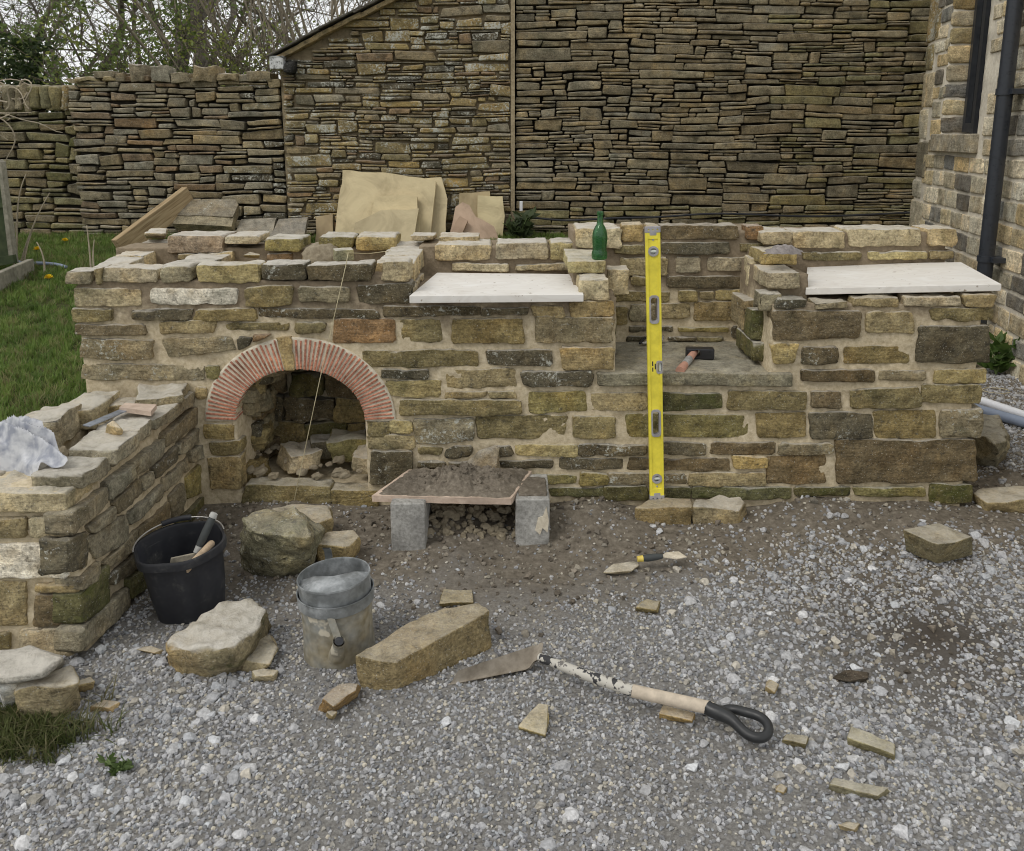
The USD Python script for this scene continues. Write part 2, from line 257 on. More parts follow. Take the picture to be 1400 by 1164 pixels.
# mortar: pale sandy lime low down, darker where the last courses are freshly laid
mat('mortar', {'g': ('geometry', {}), 's': ('separate_xyz', {}), 'n': ('noise_texture', {'scale': 40.0, 'detail': 7.0, 'roughness': 0.7}), 'r': ('rgb_ramp', {'ramp': [(0.3, (0.35, 0.285, 0.185)), (0.5, (0.53, 0.45, 0.31)), (0.72, (0.69, 0.60, 0.445))]}),
    'n2': ('noise_texture', {'scale': 7.0, 'detail': 6.0, 'roughness': .65}), 'z': ('math', {'math_type': 'multiply_add', 'value2': 0.32}), 'f': ('map_range', {'from_min': 1.02, 'from_max': 1.12, 'clamp': True}),
    'wet': ('rgb_ramp', {'ramp': [(0.3, (0.17, 0.135, 0.092)), (0.7, (0.31, 0.25, 0.175))]}), 'm': ('mix', {}), 'b': ('bump', {'strength': 1.0, 'distance': 0.005}), 'p': ('principled_bsdf', {'roughness': 0.95, 'specular_ior_level': 0.15})},
    [('g.position', 'n.vector'), ('n.fac', 'r.fac'), ('g.position', 's.vector'), ('g.position', 'n2.vector'), ('n2.fac', 'z.value1'), ('s.z', 'z.value3'), ('z.value', 'f.value'), ('n.fac', 'wet.fac'), ('r.color', 'm.color1'), ('wet.color', 'm.color2'), ('f.result', 'm.fac'), ('m.color', 'p.base_color'), ('n.fac', 'b.height'), ('b.normal', 'p.normal')])
KIND = {'cream': ((.49, .415, .275), (.1, .05, 0)), 'buff': ((.345, .28, .16), (.2, .15, .1)), 'olive': ((.255, .21, .108), (.25, .32, .28)), 'dark': ((.126, .109, .074), (.5, .5, .12)),
        'grey': ((.275, .24, .162), (.35, .25, 0)), 'brown': ((.255, .172, .10), (.15, .22, 0)), 'moss': ((.26, .225, .10), (.2, .2, .5)), 'white': ((.76, .75, .71), (0, .08, 0)),
        'yellow': ((.40, .335, .175), (.15, .1, .2)), 'lich': ((.27, .24, .17), (.52, .3, .1)), 'green': ((.135, .128, .062), (.25, .5, .65)), 'gcream': ((.42, .365, .265), (.3, .15, 0)), 'dbrown': ((.178, .142, .088), (.3, .35, .1)), 'pink': ((.42, .325, .235), (.1, .05, 0))}
def stone_look(kind, rnd, var=0.12):
    t, w = KIND[kind]; s = 1 + rnd.uniform(-var, var); h = rnd.uniform(-0.05, 0.05)
    return (t[0] * s * (1 + h), t[1] * s, t[2] * s * (1 - 1.5 * h)), tuple(max(0, x + rnd.uniform(-.08, .08)) for x in w)
SEED = [0]
def wall_stone(parent, c, N, depth, kind, out=0.009, dust=0.0, name='stone', label=None, **kw):
    SEED[0] += 1; t, w = stone_look(kind, R)
    args = dict(step=0.016, r=0.005, rough=0.0085, wob=0.0045, back=False, chip=0.02, facet=0.007, corner=0.020); args.update(kw)
    v, q = quad_rock(c, N, depth, SEED[0], out=out + R.uniform(-.006, .008), **args)
    return put(name, (v, q), STONE, parent, tint=t, wear=w, dust=dust, label=label)
# ------------------------------------------------------------------ the stone kitchen under construction
FY = 3.47                                                        # its front plane
kit = thing('stone_kitchen', 'unfinished outdoor kitchen of mortared stone blocks with red tile arch and open niche', 'stone kitchen')
def quad_px(view, x0, y0, x1, y1, Y=FY): return [atY(*px(view, *c), Y) for c in ((x0, y0), (x1, y0), (x1, y1), (x0, y1))]
def poly_px(view, pts, Y=FY): return [atY(*px(view, *c), Y) for c in pts]
ARC_C = atY(410.8, 575.5, FY); ARC_IN = atY(499.5, 575.5, FY)[0] - ARC_C[0]; ARC_OUT = atY(541, 575.5, FY)[0] - ARC_C[0]
ARC_HI = atY(410.8, 504.5, FY)[2] - ARC_C[2]; ARC_HO = atY(410.8, 461.5, FY)[2] - ARC_C[2]
cx, cz = ARC_C[0], ARC_C[2]
th = np.linspace(0, math.pi, 40)
prof = [(cx + ARC_IN * math.cos(a), cz + ARC_HI * math.sin(a)) for a in th] + [(cx - ARC_IN, 0.10), (cx + ARC_IN, 0.10)]
cavity = CrossSection([prof]).extrude(0.62).rotate((90, 0, 0)).translate((0, 3.98, 0))
MF = FY + 0.007
mass = [box(-1.83, .44, MF, 4.42, -.1, .985), box(.40, 1.10, MF, 4.42, -.1, .60), box(1.10, 1.985, MF, 4.40, -.1, .955), box(.29, 1.20, 4.012, 4.35, .5, 1.205),
        box(-.45, .35, 4.045, 4.33, .9, 1.125), box(1.15, 2.14, 4.125, 4.40, .9, 1.185), box(.27, .415, 3.64, 4.05, .9, 1.10), box(1.10, 1.27, 3.56, 4.05, .9, 1.07), box(1.13, 1.24, 3.76, 4.05, 1.0, 1.12),
        box(-1.82, -.43, MF, 3.575, .9, 1.055), box(-.60, -.445, MF, 4.3, .9, 1.075), box(-1.98, -.42, 4.18, 4.40, .9, 1.10), box(-1.55, -1.40, 3.6, 4.3, .9, 1.05),
        Manifold.hull_points(np.array([[-1.83, MF, z] for z in (.0, 1.03)] + [[-1.72, MF, z] for z in (.0, 1.03)] + [[-2.01, 4.6, z] for z in (.0, 1.03)] + [[-1.89, 4.6, z] for z in (.0, 1.03)]))]
body = mass[0]
for b in mass[1:]: body = body + b
body = body - cavity
for a in ((-1.76, -1.57), (-1.39, -.61)): body = body - box(a[0], a[1], 3.60, 4.17, .80, 1.2)
put('mortar', roughen(body, 0.02, 0.0075, 18, 3), MATS['mortar'], kit)

FRONT = [
 # top course of the oven end
 ('A', 55, 368, 213, 462, 'gcream', 1), ('A', 235, 356, 277, 458, 'buff', 1), ('A', 285, 356, 624, 447, 'gcream', 1), ('A', 650, 345, 853, 447, 'grey', 1), ('A', 888, 338, 1274, 453, 'yellow', 1),
 ('B', 3, 333, 266, 432, 'dark', 1), ('B', 286, 333, 702, 442, 'dark', 1), ('B', 750, 308, 945, 440, 'cream', 1),
 ('A', 88, 486, 516, 608, 'cream', 0), ('A', 590, 480, 1150, 588, 'white', 0), ('P', 337, 391, 399, 418.5, 'olive', 0), ('B', 219, 470, 553, 583, 'grey', 0), ('B', 594, 463, 941, 592, 'dark', 0),
 ('A', 88, 618, 338, 705, 'olive', 0), ('A', 452, 618, 862, 692, 'dark', 0), ('A', 868, 618, 1262, 690, 'olive', 0), ('P', 352, 421.5, 517, 437, 'dark', 0),
 ('C', 418, 403, 812, 446, 'dark', 0), ('C', 816, 405, 1002, 440, 'dark', 0), ('C', 1008, 398, 1140, 450, 'buff', 0), ('C', 1158, 383, 1335, 448, 'buff', 0),
 ('A', 110, 713, 562, 792, 'dbrown', 0), ('A', 642, 697, 1002, 774, 'buff', 0), ('P', 308.5, 440, 397, 454, 'olive', 0), ('B', 206, 699, 396, 778, 'olive', 0), ('B', 440, 688, 852, 840, 'brown', 0),
 ('C', 488, 453, 656, 545, 'olive', 0), ('C', 686, 450, 980, 551, 'olive', 0), ('C', 1028, 447, 1334, 546, 'grey', 0),
 ('V', 364, 608, 702, 702, 'lich', 0), ('C', 340, 577, 802, 648, 'olive', 0), ('C', 830, 574, 1087, 643, 'dark', 0), ('C', 1133, 568, 1332, 656, 'buff', 0),
 ('V', 370, 724, 942, 802, 'lich', 0), ('C', 405, 656, 602, 690, 'dark', 0), ('C', 663, 654, 947, 730, 'buff', 0), ('C', 973, 661, 1247, 721, 'dark', 0),
 ('C', 430, 699, 644, 767, 'yellow', 0), ('C', 660, 744, 832, 769, 'buff', 0), ('C', 836, 744, 948, 769, 'buff', 0), ('C', 488, 771, 977, 840, 'olive', 0), ('C', 990, 746, 1222, 827, 'moss', 0),
 ('P', 806, 536, 886, 562, 'buff', 0), ('D', 563, 998, 880, 1090, 'green', 0), ('P', 994, 535, 1103.5, 561, 'olive', 0), ('P', 1105.5, 533, 1151, 560, 'dbrown', 0), ('E', 548, 856, 880, 950, 'olive', 0), ('E', 888, 843, 1177, 932, 'olive', 0),
 ('C', 546, 849, 782, 945, 'lich', 0), ('C', 793, 840, 1146, 932, 'olive', 0), ('C', 1173, 838, 1342, 932, 'olive', 0), ('H', 130, 62, 526, 139, 'moss', 0), ('H', 546, 57, 701, 138, 'olive', 0), ('H', 711, 54, 923, 138, 'dark', 0),
 ('H', 924, 51, 1123, 138, 'olive', 0), ('H', 1126, 45, 1264, 136, 'lich', 0),
 ('C', 553, 963, 652, 1002, 'olive', 0), ('C', 663, 963, 772, 1010, 'dark', 0), ('C', 876, 961, 932, 1005, 'dark', 0), ('C', 938, 957, 1192, 1000, 'yellow', 0), ('P', 792, 608, 884, 624, 'dark', 0), ('H', 200, 150, 393, 191, 'dark', 0),
 ('H', 401, 149, 608, 190, 'dbrown', 0), ('H', 618, 151, 792, 189, 'lich', 0), ('H', 580, 192, 772, 284, 'dbrown', 0), ('H', 803, 145, 1250, 280, 'dbrown', 0),
 ('C', 558, 1021, 673, 1050, 'dark', 0), ('G', 488, 113, 582, 142, 'dark', 0), ('C', 883, 1016, 1097, 1052, 'dark', 0), ('C', 1122, 1006, 1372, 1055, 'dark', 0), ('H', 134, 201, 462, 241, 'dbrown', 0), ('H', 465, 194, 583, 233, 'yellow', 0),
 ('C', 1018, 1074, 1184, 1116, 'moss', 0), ('C', 1203, 1065, 1317, 1114, 'moss', 0), ('H', 75, 250, 322, 286, 'lich', 0), ('H', 324, 249, 578, 289, 'buff', 0),
 ('C', 1080, 1122, 1400, 1166, 'green', 0), ('H', 62, 289, 202, 335, 'green', 0), ('H', 206, 292, 342, 336, 'green', 0), ('H', 345, 292, 662, 334, 'green', 0), ('H', 664, 290, 852, 326, 'green', 0), ('H', 856, 290, 1088, 326, 'moss', 0), ('H', 1100, 284, 1232, 345, 'green', 0),
 # beside and under the arch
 ('V', 888, 828, 937, 887, 'buff', 0), ('V', 943, 733, 1008, 800, 'moss', 0),
 ('F', 62, 583, 242, 669, 'yellow', 0), ('F', 106, 670, 262, 748, 'olive', 0), ('F', 100, 752, 274, 927, 'buff', 0), ('F', 936, 566, 1060, 642, 'olive', 0), ('F', 1063, 561, 1184, 634, 'yellow', 0), ('F', 944, 643, 1187, 717, 'buff', 0), ('F', 950, 724, 1186, 905, 'dark', 0),
 ('F', 285, 905, 747, 1005, 'olive', 0), ('F', 750, 925, 1002, 1024, 'olive', 0),
 # right-hand end
 ('E', 203, 440, 352, 482, 'dark', 0), ('E', 378, 455, 550, 489, 'lich', 0), ('E', 573, 440, 780, 479, 'buff', 0), ('E', 818, 430, 1067, 477, 'gcream', 0), ('E', 1083, 420, 1232, 480, 'buff', 0),
 ('E', 198, 497, 606, 632, 'dbrown', 0), ('E', 638, 498, 848, 604, 'buff', 0), ('E', 928, 486, 1230, 546, 'olive', 0), ('E', 868, 560, 1208, 740, 'dark', 0), ('E', 182, 647, 302, 748, 'yellow', 0),
 ('E', 328, 657, 503, 747, 'dark', 0), ('E', 520, 666, 840, 747, 'olive', 0), ('E', 323, 766, 677, 832, 'dbrown', 0), ('E', 698, 768, 902, 824, 'lich', 0), ('E', 946, 766, 1192, 840, 'yellow', 0),
 ('D', 5, 890, 195, 962, 'dark', 0),
]
for vw, x0, y0, x1, y1, kind, top in FRONT:
    c = [p + np.array([R.uniform(-.010, .010), 0, R.uniform(-.006, .006)]) for p in quad_px(vw, x0, y0, x1, y1)]
    lab = 'stone with flaking white paint' if kind == 'white' else 'reddish brown stone' if kind == 'brown' else None
    wall_stone(kit, c, (0, -1, 0), .12 if top else .09, kind, dust=1.0 if top else 0.6, back=bool(top), label=lab)
for vw, pts, kind in (('V', [(735, 608), (1042, 597), (1078, 660), (762, 700)], 'lich'), ('F', [(250, 120), (335, 118), (320, 165), (252, 188)], 'dark'), ('F', [(335, 106), (430, 104), (392, 128), (330, 150)], 'brown')):
    wall_stone(kit, poly_px(vw, pts), (0, -1, 0), .09, kind, dust=.2)
# arch: thin red roof tiles set on edge in lime, a narrow keystone left of the crown
def arch_pt(a, f): return np.array([cx + (ARC_IN + (ARC_OUT - ARC_IN) * f) * math.cos(a), 0, cz + (ARC_HI + (ARC_HO - ARC_HI) * f) * math.sin(a)])
arch = []
for a0, a1, n in ((0.015, math.radians(91.5), 31), (math.radians(101.3), math.pi - 0.015, 25)):
    for k in range(n):
        a = a0 + (a1 - a0) * (k + .5) / n + R.uniform(-.003, .003); e = R.uniform(.90, .99); t = R.uniform(.0036, .0044)
        p0, p1 = arch_pt(a, -.02 + R.uniform(0, .03)), arch_pt(a, e); d = (p1 - p0); L = np.linalg.norm(d); d /= L; s = np.array([-d[2], 0, d[0]])
        y = FY - .0055 - R.uniform(0, .002)
        v, q = rock(2 * t, .13, L, 900 + k, step=.03, r=.0012, rough=.0012, wob=.0006)
        w = (p0 + p1) / 2 + v[:, :1] * s * -1 + v[:, 2:] * d + np.array([[0, 1, 0]]) * (v[:, 1:2] + y + .065)
        c = R.uniform(.88, 1.12)
        put('arch_tile', (w, q), STONE, kit, tint=(.47 * c, .215 * c, .155 * c), wear=(.02, 0, 0), dust=.1)
ka = [arch_pt(math.radians(101.2), f) for f in (-.03, 1.06)] + [arch_pt(math.radians(92.2), f) for f in (-.03, 1.06)]
wall_stone(kit, [x + np.array([0, FY, 0]) for x in (ka[1], ka[3], ka[2], ka[0])], (0, -1, 0), .14, 'buff', name='keystone', dust=.2, out=.012, r=.004, facet=0, corner=.004, wob=.002)
ring = CrossSection([[(arch_pt(a, f)[0], arch_pt(a, f)[2]) for f, aa in ((1.0, th), (0.0, th[::-1])) for a in aa]])
rv, rf = roughen(ring.extrude(.13).rotate((90, 0, 0)).translate((0, FY + .1275, 0)), .012, .0022, 60, 4)
mat('pale_lime', {'g': ('geometry', {}), 'n': ('noise_texture', {'scale': 70.0, 'detail': 6.0, 'roughness': 0.7}), 'r': ('rgb_ramp', {'ramp': [(0.3, (0.48, 0.42, 0.32)), (0.7, (0.70, 0.64, 0.52))]}), 'b': ('bump', {'strength': .8, 'distance': .003}), 'p': ('principled_bsdf', {'roughness': .95, 'specular_ior_level': .1})},
    [('g.position', 'n.vector'), ('n.fac', 'r.fac'), ('r.color', 'p.base_color'), ('n.fac', 'b.height'), ('b.normal', 'p.normal')])
put('arch_mortar', (rv, rf), MATS['pale_lime'], kit)
# inside of the oven: rough jambs, back stones, loose rubble on the sill
def block(parent, x0, x1, y0, y1, z0, z1, kind, dust=0.4, name='stone', rz=0, label=None, **kw):
    SEED[0] += 1; t, w = stone_look(kind, R)
    a = dict(step=.022, r=.006, rough=.006, wob=.006, chip=.03, facet=.012); a.update(kw)
    v, q = rock(x1 - x0, y1 - y0, z1 - z0, SEED[0], **a); v = rotz(v, rz) + np.array([(x0 + x1) / 2, (y0 + y1) / 2, (z0 + z1) / 2])
    return put(name, (v, q), STONE, parent, tint=t, wear=w, dust=dust, label=label)
for z0, z1, xs in ((.18, .27, (-.62, -.40, -.24)), (.29, .40, (-.70, -.52, -.30, -.2)), (.42, .52, (-.8, -.50, -.22)), (.54, .66, (-.75, -.55, -.30))):
    x = cx - ARC_IN - .05
    while x < cx + ARC_IN:
        w = R.uniform(.13, .26); block(kit, x, x + w - .012, 3.90, 4.05, z0, z1, R.choice(['green', 'dark', 'olive', 'dbrown']), rough=.016, wob=.02); x += w
for k in range(46):                                               # left jamb and vault, rough stone ends
    a = R.uniform(.52, 1.0) * math.pi if k > 14 else math.pi; y = R.uniform(3.60, 3.92)
    p = arch_pt(a, .12) if k > 14 else np.array([cx - ARC_IN - .03, 0, R.uniform(.14, cz)])
    s = R.uniform(.05, .085); block(kit, p[0] - s, p[0] + s, y - s, y + s, p[2] - s * .5, p[2] + s * .5, R.choice(['dark', 'grey', 'olive', 'dbrown']), rough=.015, wob=.02, dust=0, rz=R.uniform(-.5, .5))
for x0, x1, y0, y1, z0, z1, k, rz in ((-.86, -.62, 3.68, 3.84, .17, .27, 'moss', .2), (-.72, -.52, 3.56, 3.70, .16, .235, 'gcream', -.1), (-.70, -.50, 3.75, 3.86, .2, .28, 'dbrown', 0), (-.60, -.50, 3.78, 3.9, .2, .36, 'grey', .3), (-1.06, -.9, 3.6, 3.78, .15, .24, 'gcream', .5), (-.95, -.8, 3.72, 3.85, .17, .25, 'dark', .2)):
    block(kit, x0, x1, y0, y1, z0, z1, k, dust=.8, rz=rz, rough=.015, wob=.02, name='loose_stone')
v = []
for k in range(34):
    x = cx + R.uniform(-1, 1) * ARC_IN; y = R.uniform(3.50, 3.88); s = R.uniform(.008, .028)
    m = trimesh.creation.icosphere(1, s); m.vertices *= [1.2, 1, .7]; m.vertices += (meshkit.noise(m.vertices * 60 + k) - .5)[:, None] * s; m.vertices += [x, y, .155 + R.uniform(0, .02) + .05 * (y - 3.5) * 2]; v.append((np.array(m.vertices), np.array(m.faces)))
speckle('buff_rubble', [(.3, (.20, .165, .11)), (.7, (.38, .33, .24))], 40, .9, .004)
put('rubble', join(v), MATS['buff_rubble'], kit, smooth=False, kind='stuff')
# ledge slab of the niche
lc = [atZ(818, 511, .66), atZ(1084, 511, .66)]
SEED[0] += 1
v, q = rock(lc[1][0] - lc[0][0] + .01, .60, .058, SEED[0], step=.03, r=.008, rough=.004, wob=.006, chip=.02)
put('ledge_slab', (v + np.array([(lc[0][0] + lc[1][0]) / 2, FY - .02 + .30, .632]), q), STONE, kit, tint=(.235, .22, .165), wear=(.3, .15, .1), dust=.25, label='wide flagstone forming the floor of the niche')
# niche back wall
NB = [('D', 350, 105, 470, 196, 'buff'), ('D', 480, 108, 552, 190, 'buff'), ('D', 555, 108, 967, 190, 'dbrown'), ('D', 1010, 108, 1100, 182, 'brown'), ('D', 308, 213, 472, 263, 'olive'), ('D', 556, 199, 925, 263, 'dark'), ('D', 974, 203, 1110, 256, 'olive'),
      ('D', 343, 279, 592, 376, 'buff'), ('D', 638, 278, 770, 364, 'gcream'), ('D', 806, 276, 1070, 353, 'gcream'), ('D', 398, 380, 480, 432, 'olive'), ('D', 592, 379, 1040, 442, 'dbrown'), ('D', 308, 459, 606, 519, 'olive'), ('D', 652, 454, 750, 520, 'yellow'),
      ('D', 762, 459, 840, 500, 'buff'), ('D', 848, 449, 1086, 506, 'yellow'), ('D', 393, 525, 525, 620, 'grey'), ('D', 530, 524, 714, 605, 'buff'), ('D', 730, 514, 982, 617, 'buff'), ('D', 1000, 535, 1062, 600, 'brown'), ('D', 388, 644, 622, 676, 'dark'), ('D', 652, 648, 918, 676, 'moss'),
      ('D', 933, 644, 1066, 712, 'dark'), ('D', 375, 699, 472, 729, 'dark'), ('D', 593, 701, 747, 726, 'dark'), ('D', 750, 701, 890, 726, 'olive'), ('D', 310, 540, 385, 640, 'olive')]
for vw, x0, y0, x1, y1, k in NB: wall_stone(kit, quad_px(vw, x0, y0, x1, y1, 4.0), (0, -1, 0), .1, k, dust=.6, out=.008)
for vw, x0, y0, x1, y1, Y, d, k in (
    ('C', 626, 157, 847, 221, 4.03, .2, 'cream'), ('C', 866, 151, 1077, 219, 4.03, .2, 'gcream'), ('C', 1083, 149, 1192, 221, 4.03, .2, 'yellow'), ('C', 690, 234, 918, 266, 4.03, .1, 'cream'), ('C', 943, 234, 1183, 263, 4.03, .1, 'cream'),
    ('E', 294, 124, 532, 206, 4.11, .2, 'cream'), ('E', 545, 114, 890, 196, 4.11, .2, 'cream'), ('E', 918, 110, 1047, 191, 4.11, .2, 'cream'), ('E', 330, 219, 606, 261, 4.11, .1, 'olive'), ('E', 643, 219, 917, 256, 4.11, .1, 'yellow'), ('E', 925, 215, 1042, 256, 4.11, .1, 'buff'),
    ('A', 693, 150, 1052, 264, 4.15, .22, 'pink'), ('A', 1062, 152, 1272, 205, 4.15, .22, 'gcream'), ('B', 8, 170, 244, 252, 4.15, .22, 'moss'), ('B', 352, 158, 572, 236, 4.15, .22, 'moss'), ('B', 587, 155, 840, 248, 4.15, .22, 'yellow'),
    ('A', 760, 266, 900, 300, 4.16, .1, 'buff'), ('B', 245, 268, 440, 310, 4.16, .1, 'buff'), ('B', 20, 262, 180, 305, 4.16, .1, 'brown'),
    ('P', 561, 322, 594, 330, 4.18, .16, 'gcream'), ('P', 600, 323, 655, 331, 4.18, .16, 'cream'), ('D', 108, 128, 352, 232, 3.98, .3, 'cream'),
    ('P', 1041, 316, 1083, 334, 3.93, .2, 'gcream')):
    wall_stone(kit, quad_px(vw, x0, y0, x1, y1, Y), (0, -1, 0), d, k, dust=1.0, back=True)
v, f = roughen(rbox(.20, .2, .13, .05, (-1.30 + .36, 4.2, 1.06)), .02, .02, 25, 4); put('mortar_lump', (v, f), MATS['buff_rubble'], kit)
# mortar lump in the third course
# side row running back on the left, two cross rows, piers
for a, b, k in (((-1.845, 3.47 + .19), (-1.90, 3.98), 'gcream'), ((-1.905, 4.0), (-1.955, 4.28), 'cream'), ((-1.96, 4.3), (-2.02, 4.66), 'gcream')):
    L = math.hypot(b[0] - a[0], b[1] - a[1]); ang = math.atan2(b[1] - a[1], b[0] - a[0])
    mx, my = (a[0] + b[0]) / 2 + .075, (a[1] + b[1]) / 2
    block(kit, mx - L / 2, mx + L / 2, my - .075, my + .075, .985, 1.088, k, dust=1.0, rz=ang)
for y0, y1, k in ((3.60, 3.95, 'gcream'), (3.97, 4.12, 'gcream'), (4.13, 4.42, 'cream')): block(kit, -1.57, -1.385, y0, y1, .97, 1.085 + R.uniform(-.01, .01), k, dust=1.0, rz=R.uniform(-.05, .05))
for y0, y1, k in ((3.60, 3.84, 'cream'), (3.85, 4.05, 'cream'), (4.06, 4.36, 'gcream')): block(kit, -.60, -.425, y0, y1, 1.025, 1.11, k, dust=1.0)
for y0, y1 in ((3.50, 3.66), (3.68, 3.95)): block(kit, -.50, -.418, y0, y1, .985, 1.018, 'gcream', dust=.5)
for x0, x1, y0, y1, z0, z1, k in ((.283, .405, 3.455, 3.66, .972, 1.062, 'cream'), (.245, .405, 3.60, 4.0, 1.068, 1.118, 'yellow'), (.415, .52, 3.66, 3.8, .96, 1.07, 'cream'), (.40, .47, 3.70, 3.98, .70, .95, 'green'),
    (1.085, 1.225, 3.52, 3.75, 1.012, 1.082, 'gcream'), (1.115, 1.275, 3.72, 3.96, 1.085, 1.145, 'yellow'), (1.10, 1.16, 3.85, 3.95, .96, 1.10, 'cream'), (1.05, 1.12, 3.60, 3.72, .77, .90, 'green'), (1.05, 1.12, 3.56, 3.85, .68, .77, 'green'), (1.05, 1.13, 3.74, 3.95, .78, .92, 'grey'), (1.05, 1.14, 3.49, 3.6, .92, 1.0, 'grey')):
    block(kit, x0, x1, y0, y1, z0, z1, k, dust=.8)
# ------------------------------------------------------------------ low wing wall at the left
wing = thing('low_stone_wall', 'low mortared stone wall projecting forward left of the arch, its hollow core open on top', 'stone wall')
WX, WY = -1.37, 2.45
wb = box(-1.86, WX - .012, WY + .01, 3.484, -.1, .43) + box(-1.86, WX - .02, WY + .016, 2.64, .3, .56) + box(WX - .17, WX - .022, WY + .02, 3.484, .3, .545) + box(-1.86, -1.74, WY + .016, 3.47, .3, .52)
put('mortar', roughen(wb, .022, .011, 18, 6), MATS['mortar'], wing)
for x0, y0, x1, y1, k, top in ((-350, 505, -100, 582, 'gcream', 1), (-350, 610, -132, 688, 'buff', 0), (-350, 714, -92, 840, 'olive', 0), (-350, 858, -210, 1034, 'dbrown', 0), (-200, 870, -72, 1034, 'buff', 0), (-350, 1062, -75, 1134, 'olive', 0), (-90, 503, 272, 582, 'cream', 1), (-120, 608, 106, 688, 'buff', 0), (114, 603, 272, 690, 'cream', 0), (-80, 711, 273, 842, 'white', 0), (-60, 856, 106, 1036, 'buff', 0), (148, 868, 318, 898, 'buff', 0), (138, 906, 322, 1037, 'dbrown', 0),
                        (-60, 1062, 38, 1132, 'olive', 0), (82, 1043, 312, 1150, 'gcream', 0)):
    wall_stone(wing, [atY(*px('W', a, b), WY) for a, b in ((x0, y0), (x1, y0), (x1, y1), (x0, y1))], (0, -1, 0), .2 if top else .10, k, dust=.7 if top else .3, back=bool(top), label='wide stone with flaking white paint' if k == 'white' else None)
KIND.update({'sgrey': ((.255, .232, .175), (.2, .3, .05)), 'sbrown': ((.20, .172, .118), (.2, .3, .05))})
SIDE = [('T', ((503, 512), (668, 388), (702, 470), (508, 612)), 'sgrey', 1), ('T', ((715, 345), (868, 222), (877, 330), (712, 458)), 'gcream', 1), ('T', ((886, 222), (972, 148), (974, 262), (880, 312)), 'gcream', 1), ('T', ((978, 155), (1238, -25), (1242, 58), (982, 228)), 'sgrey', 1),
 ('T', ((438, 760), (672, 578), (678, 690), (445, 905)), 'sgrey', 0), ('T', ((662, 562), (842, 438), (860, 530), (688, 682)), 'sgrey', 0), ('T', ((832, 432), (1042, 278), (1042, 382), (863, 525)), 'sgrey', 0), ('T', ((1048, 252), (1245, 72), (1252, 192), (1048, 348)), 'sbrown', 0),
 ('T', ((555, 835), (736, 700), (742, 790), (600, 884)), 'sgrey', 0), ('T', ((716, 690), (892, 532), (912, 628), (762, 765)), 'sbrown', 0), ('T', ((900, 522), (968, 474), (986, 552), (918, 625)), 'sgrey', 0), ('T', ((978, 452), (1122, 322), (1132, 412), (988, 538)), 'dark', 0), ('T', ((1128, 312), (1275, 202), (1278, 292), (1132, 392)), 'sgrey', 0),
 ('W', ((345, 690), (508, 585), (518, 690), (382, 772)), 'sgrey', 0), ('T', ((820, 752), (1032, 572), (1038, 662), (828, 835)), 'sgrey', 0), ('T', ((1032, 538), (1208, 388), (1215, 482), (1048, 628)), 'sgrey', 0), ('T', ((1200, 352), (1312, 305), (1312, 390), (1212, 442)), 'sgrey', 0),
 ('T', ((1190, 522), (1308, 418), (1302, 625), (1198, 668)), 'moss', 0), ('T', ((875, 865), (1082, 676), (1100, 800), (890, 960)), 'sbrown', 0), ('T', ((1080, 650), (1170, 555), (1178, 745), (1108, 792)), 'sbrown', 0),
 ('W', ((272, 690), (352, 658), (352, 800), (270, 836)), 'dark', 0), ('W', ((322, 845), (396, 768), (398, 838), (322, 898)), 'sgrey', 0), ('W', ((325, 905), (432, 785), (438, 955), (325, 1030)), 'green', 0), ('W', ((408, 785), (548, 645), (552, 712), (440, 805)), 'sgrey', 0),
 ('W', ((440, 835), (562, 716), (564, 795), (442, 875)), 'dark', 0), ('W', ((315, 1048), (498, 880), (508, 965), (312, 1145)), 'sgrey', 0), ('W', ((498, 850), (592, 785), (592, 865), (515, 935)), 'green', 0), ('W', ((698, 625), (812, 515), (802, 590), (720, 645)), 'green', 0), ('W', ((585, 745), (690, 640), (700, 720), (600, 800)), 'sbrown', 0)]
for vw, pts, k, top in SIDE:
    wall_stone(wing, [atX(*px(vw, *c), WX) for c in pts], (1, 0, 0), .17 if top else .10, k, dust=.9 if top else .15, back=bool(top), out=.012)
for x0, x1, y0, y1, z0, z1, k, rz in ((-1.86, -1.72, 2.98, 3.22, .49, .60, 'gcream', .1), (-1.84, -1.68, 3.2, 3.42, .50, .585, 'cream', -.1), (-1.88, -1.73, 2.66, 2.97, .49, .585, 'gcream', 0), (-1.70, -1.56, 3.32, 3.45, .45, .56, 'buff', .2), (-1.55, -1.36, 3.25, 3.46, .572, .615, 'grey', .3), (-1.72, -1.55, 2.70, 2.84, .42, .52, 'gcream', .5)):
    block(wing, x0, x1, y0, y1, z0, z1, k, dust=.9, rz=rz, rough=.014, wob=.02)
vs = []
for k in range(150):
    s = R.uniform(.012, .042); x, y = R.uniform(-1.70, -1.56), R.uniform(2.72, 3.44)
    m = trimesh.creation.icosphere(1, s); m.vertices *= [1.3, 1, .6]; m.vertices += (meshkit.noise(m.vertices * 40 + k) - .5)[:, None] * s * 1.2; vs.append((rotz(m.vertices, R.uniform(0, 6)) + [x, y, .435 + R.uniform(0, .05)], np.array(m.faces)))
put('rubble_infill', join(vs), MATS['buff_rubble'], wing, smooth=False, kind='stuff')

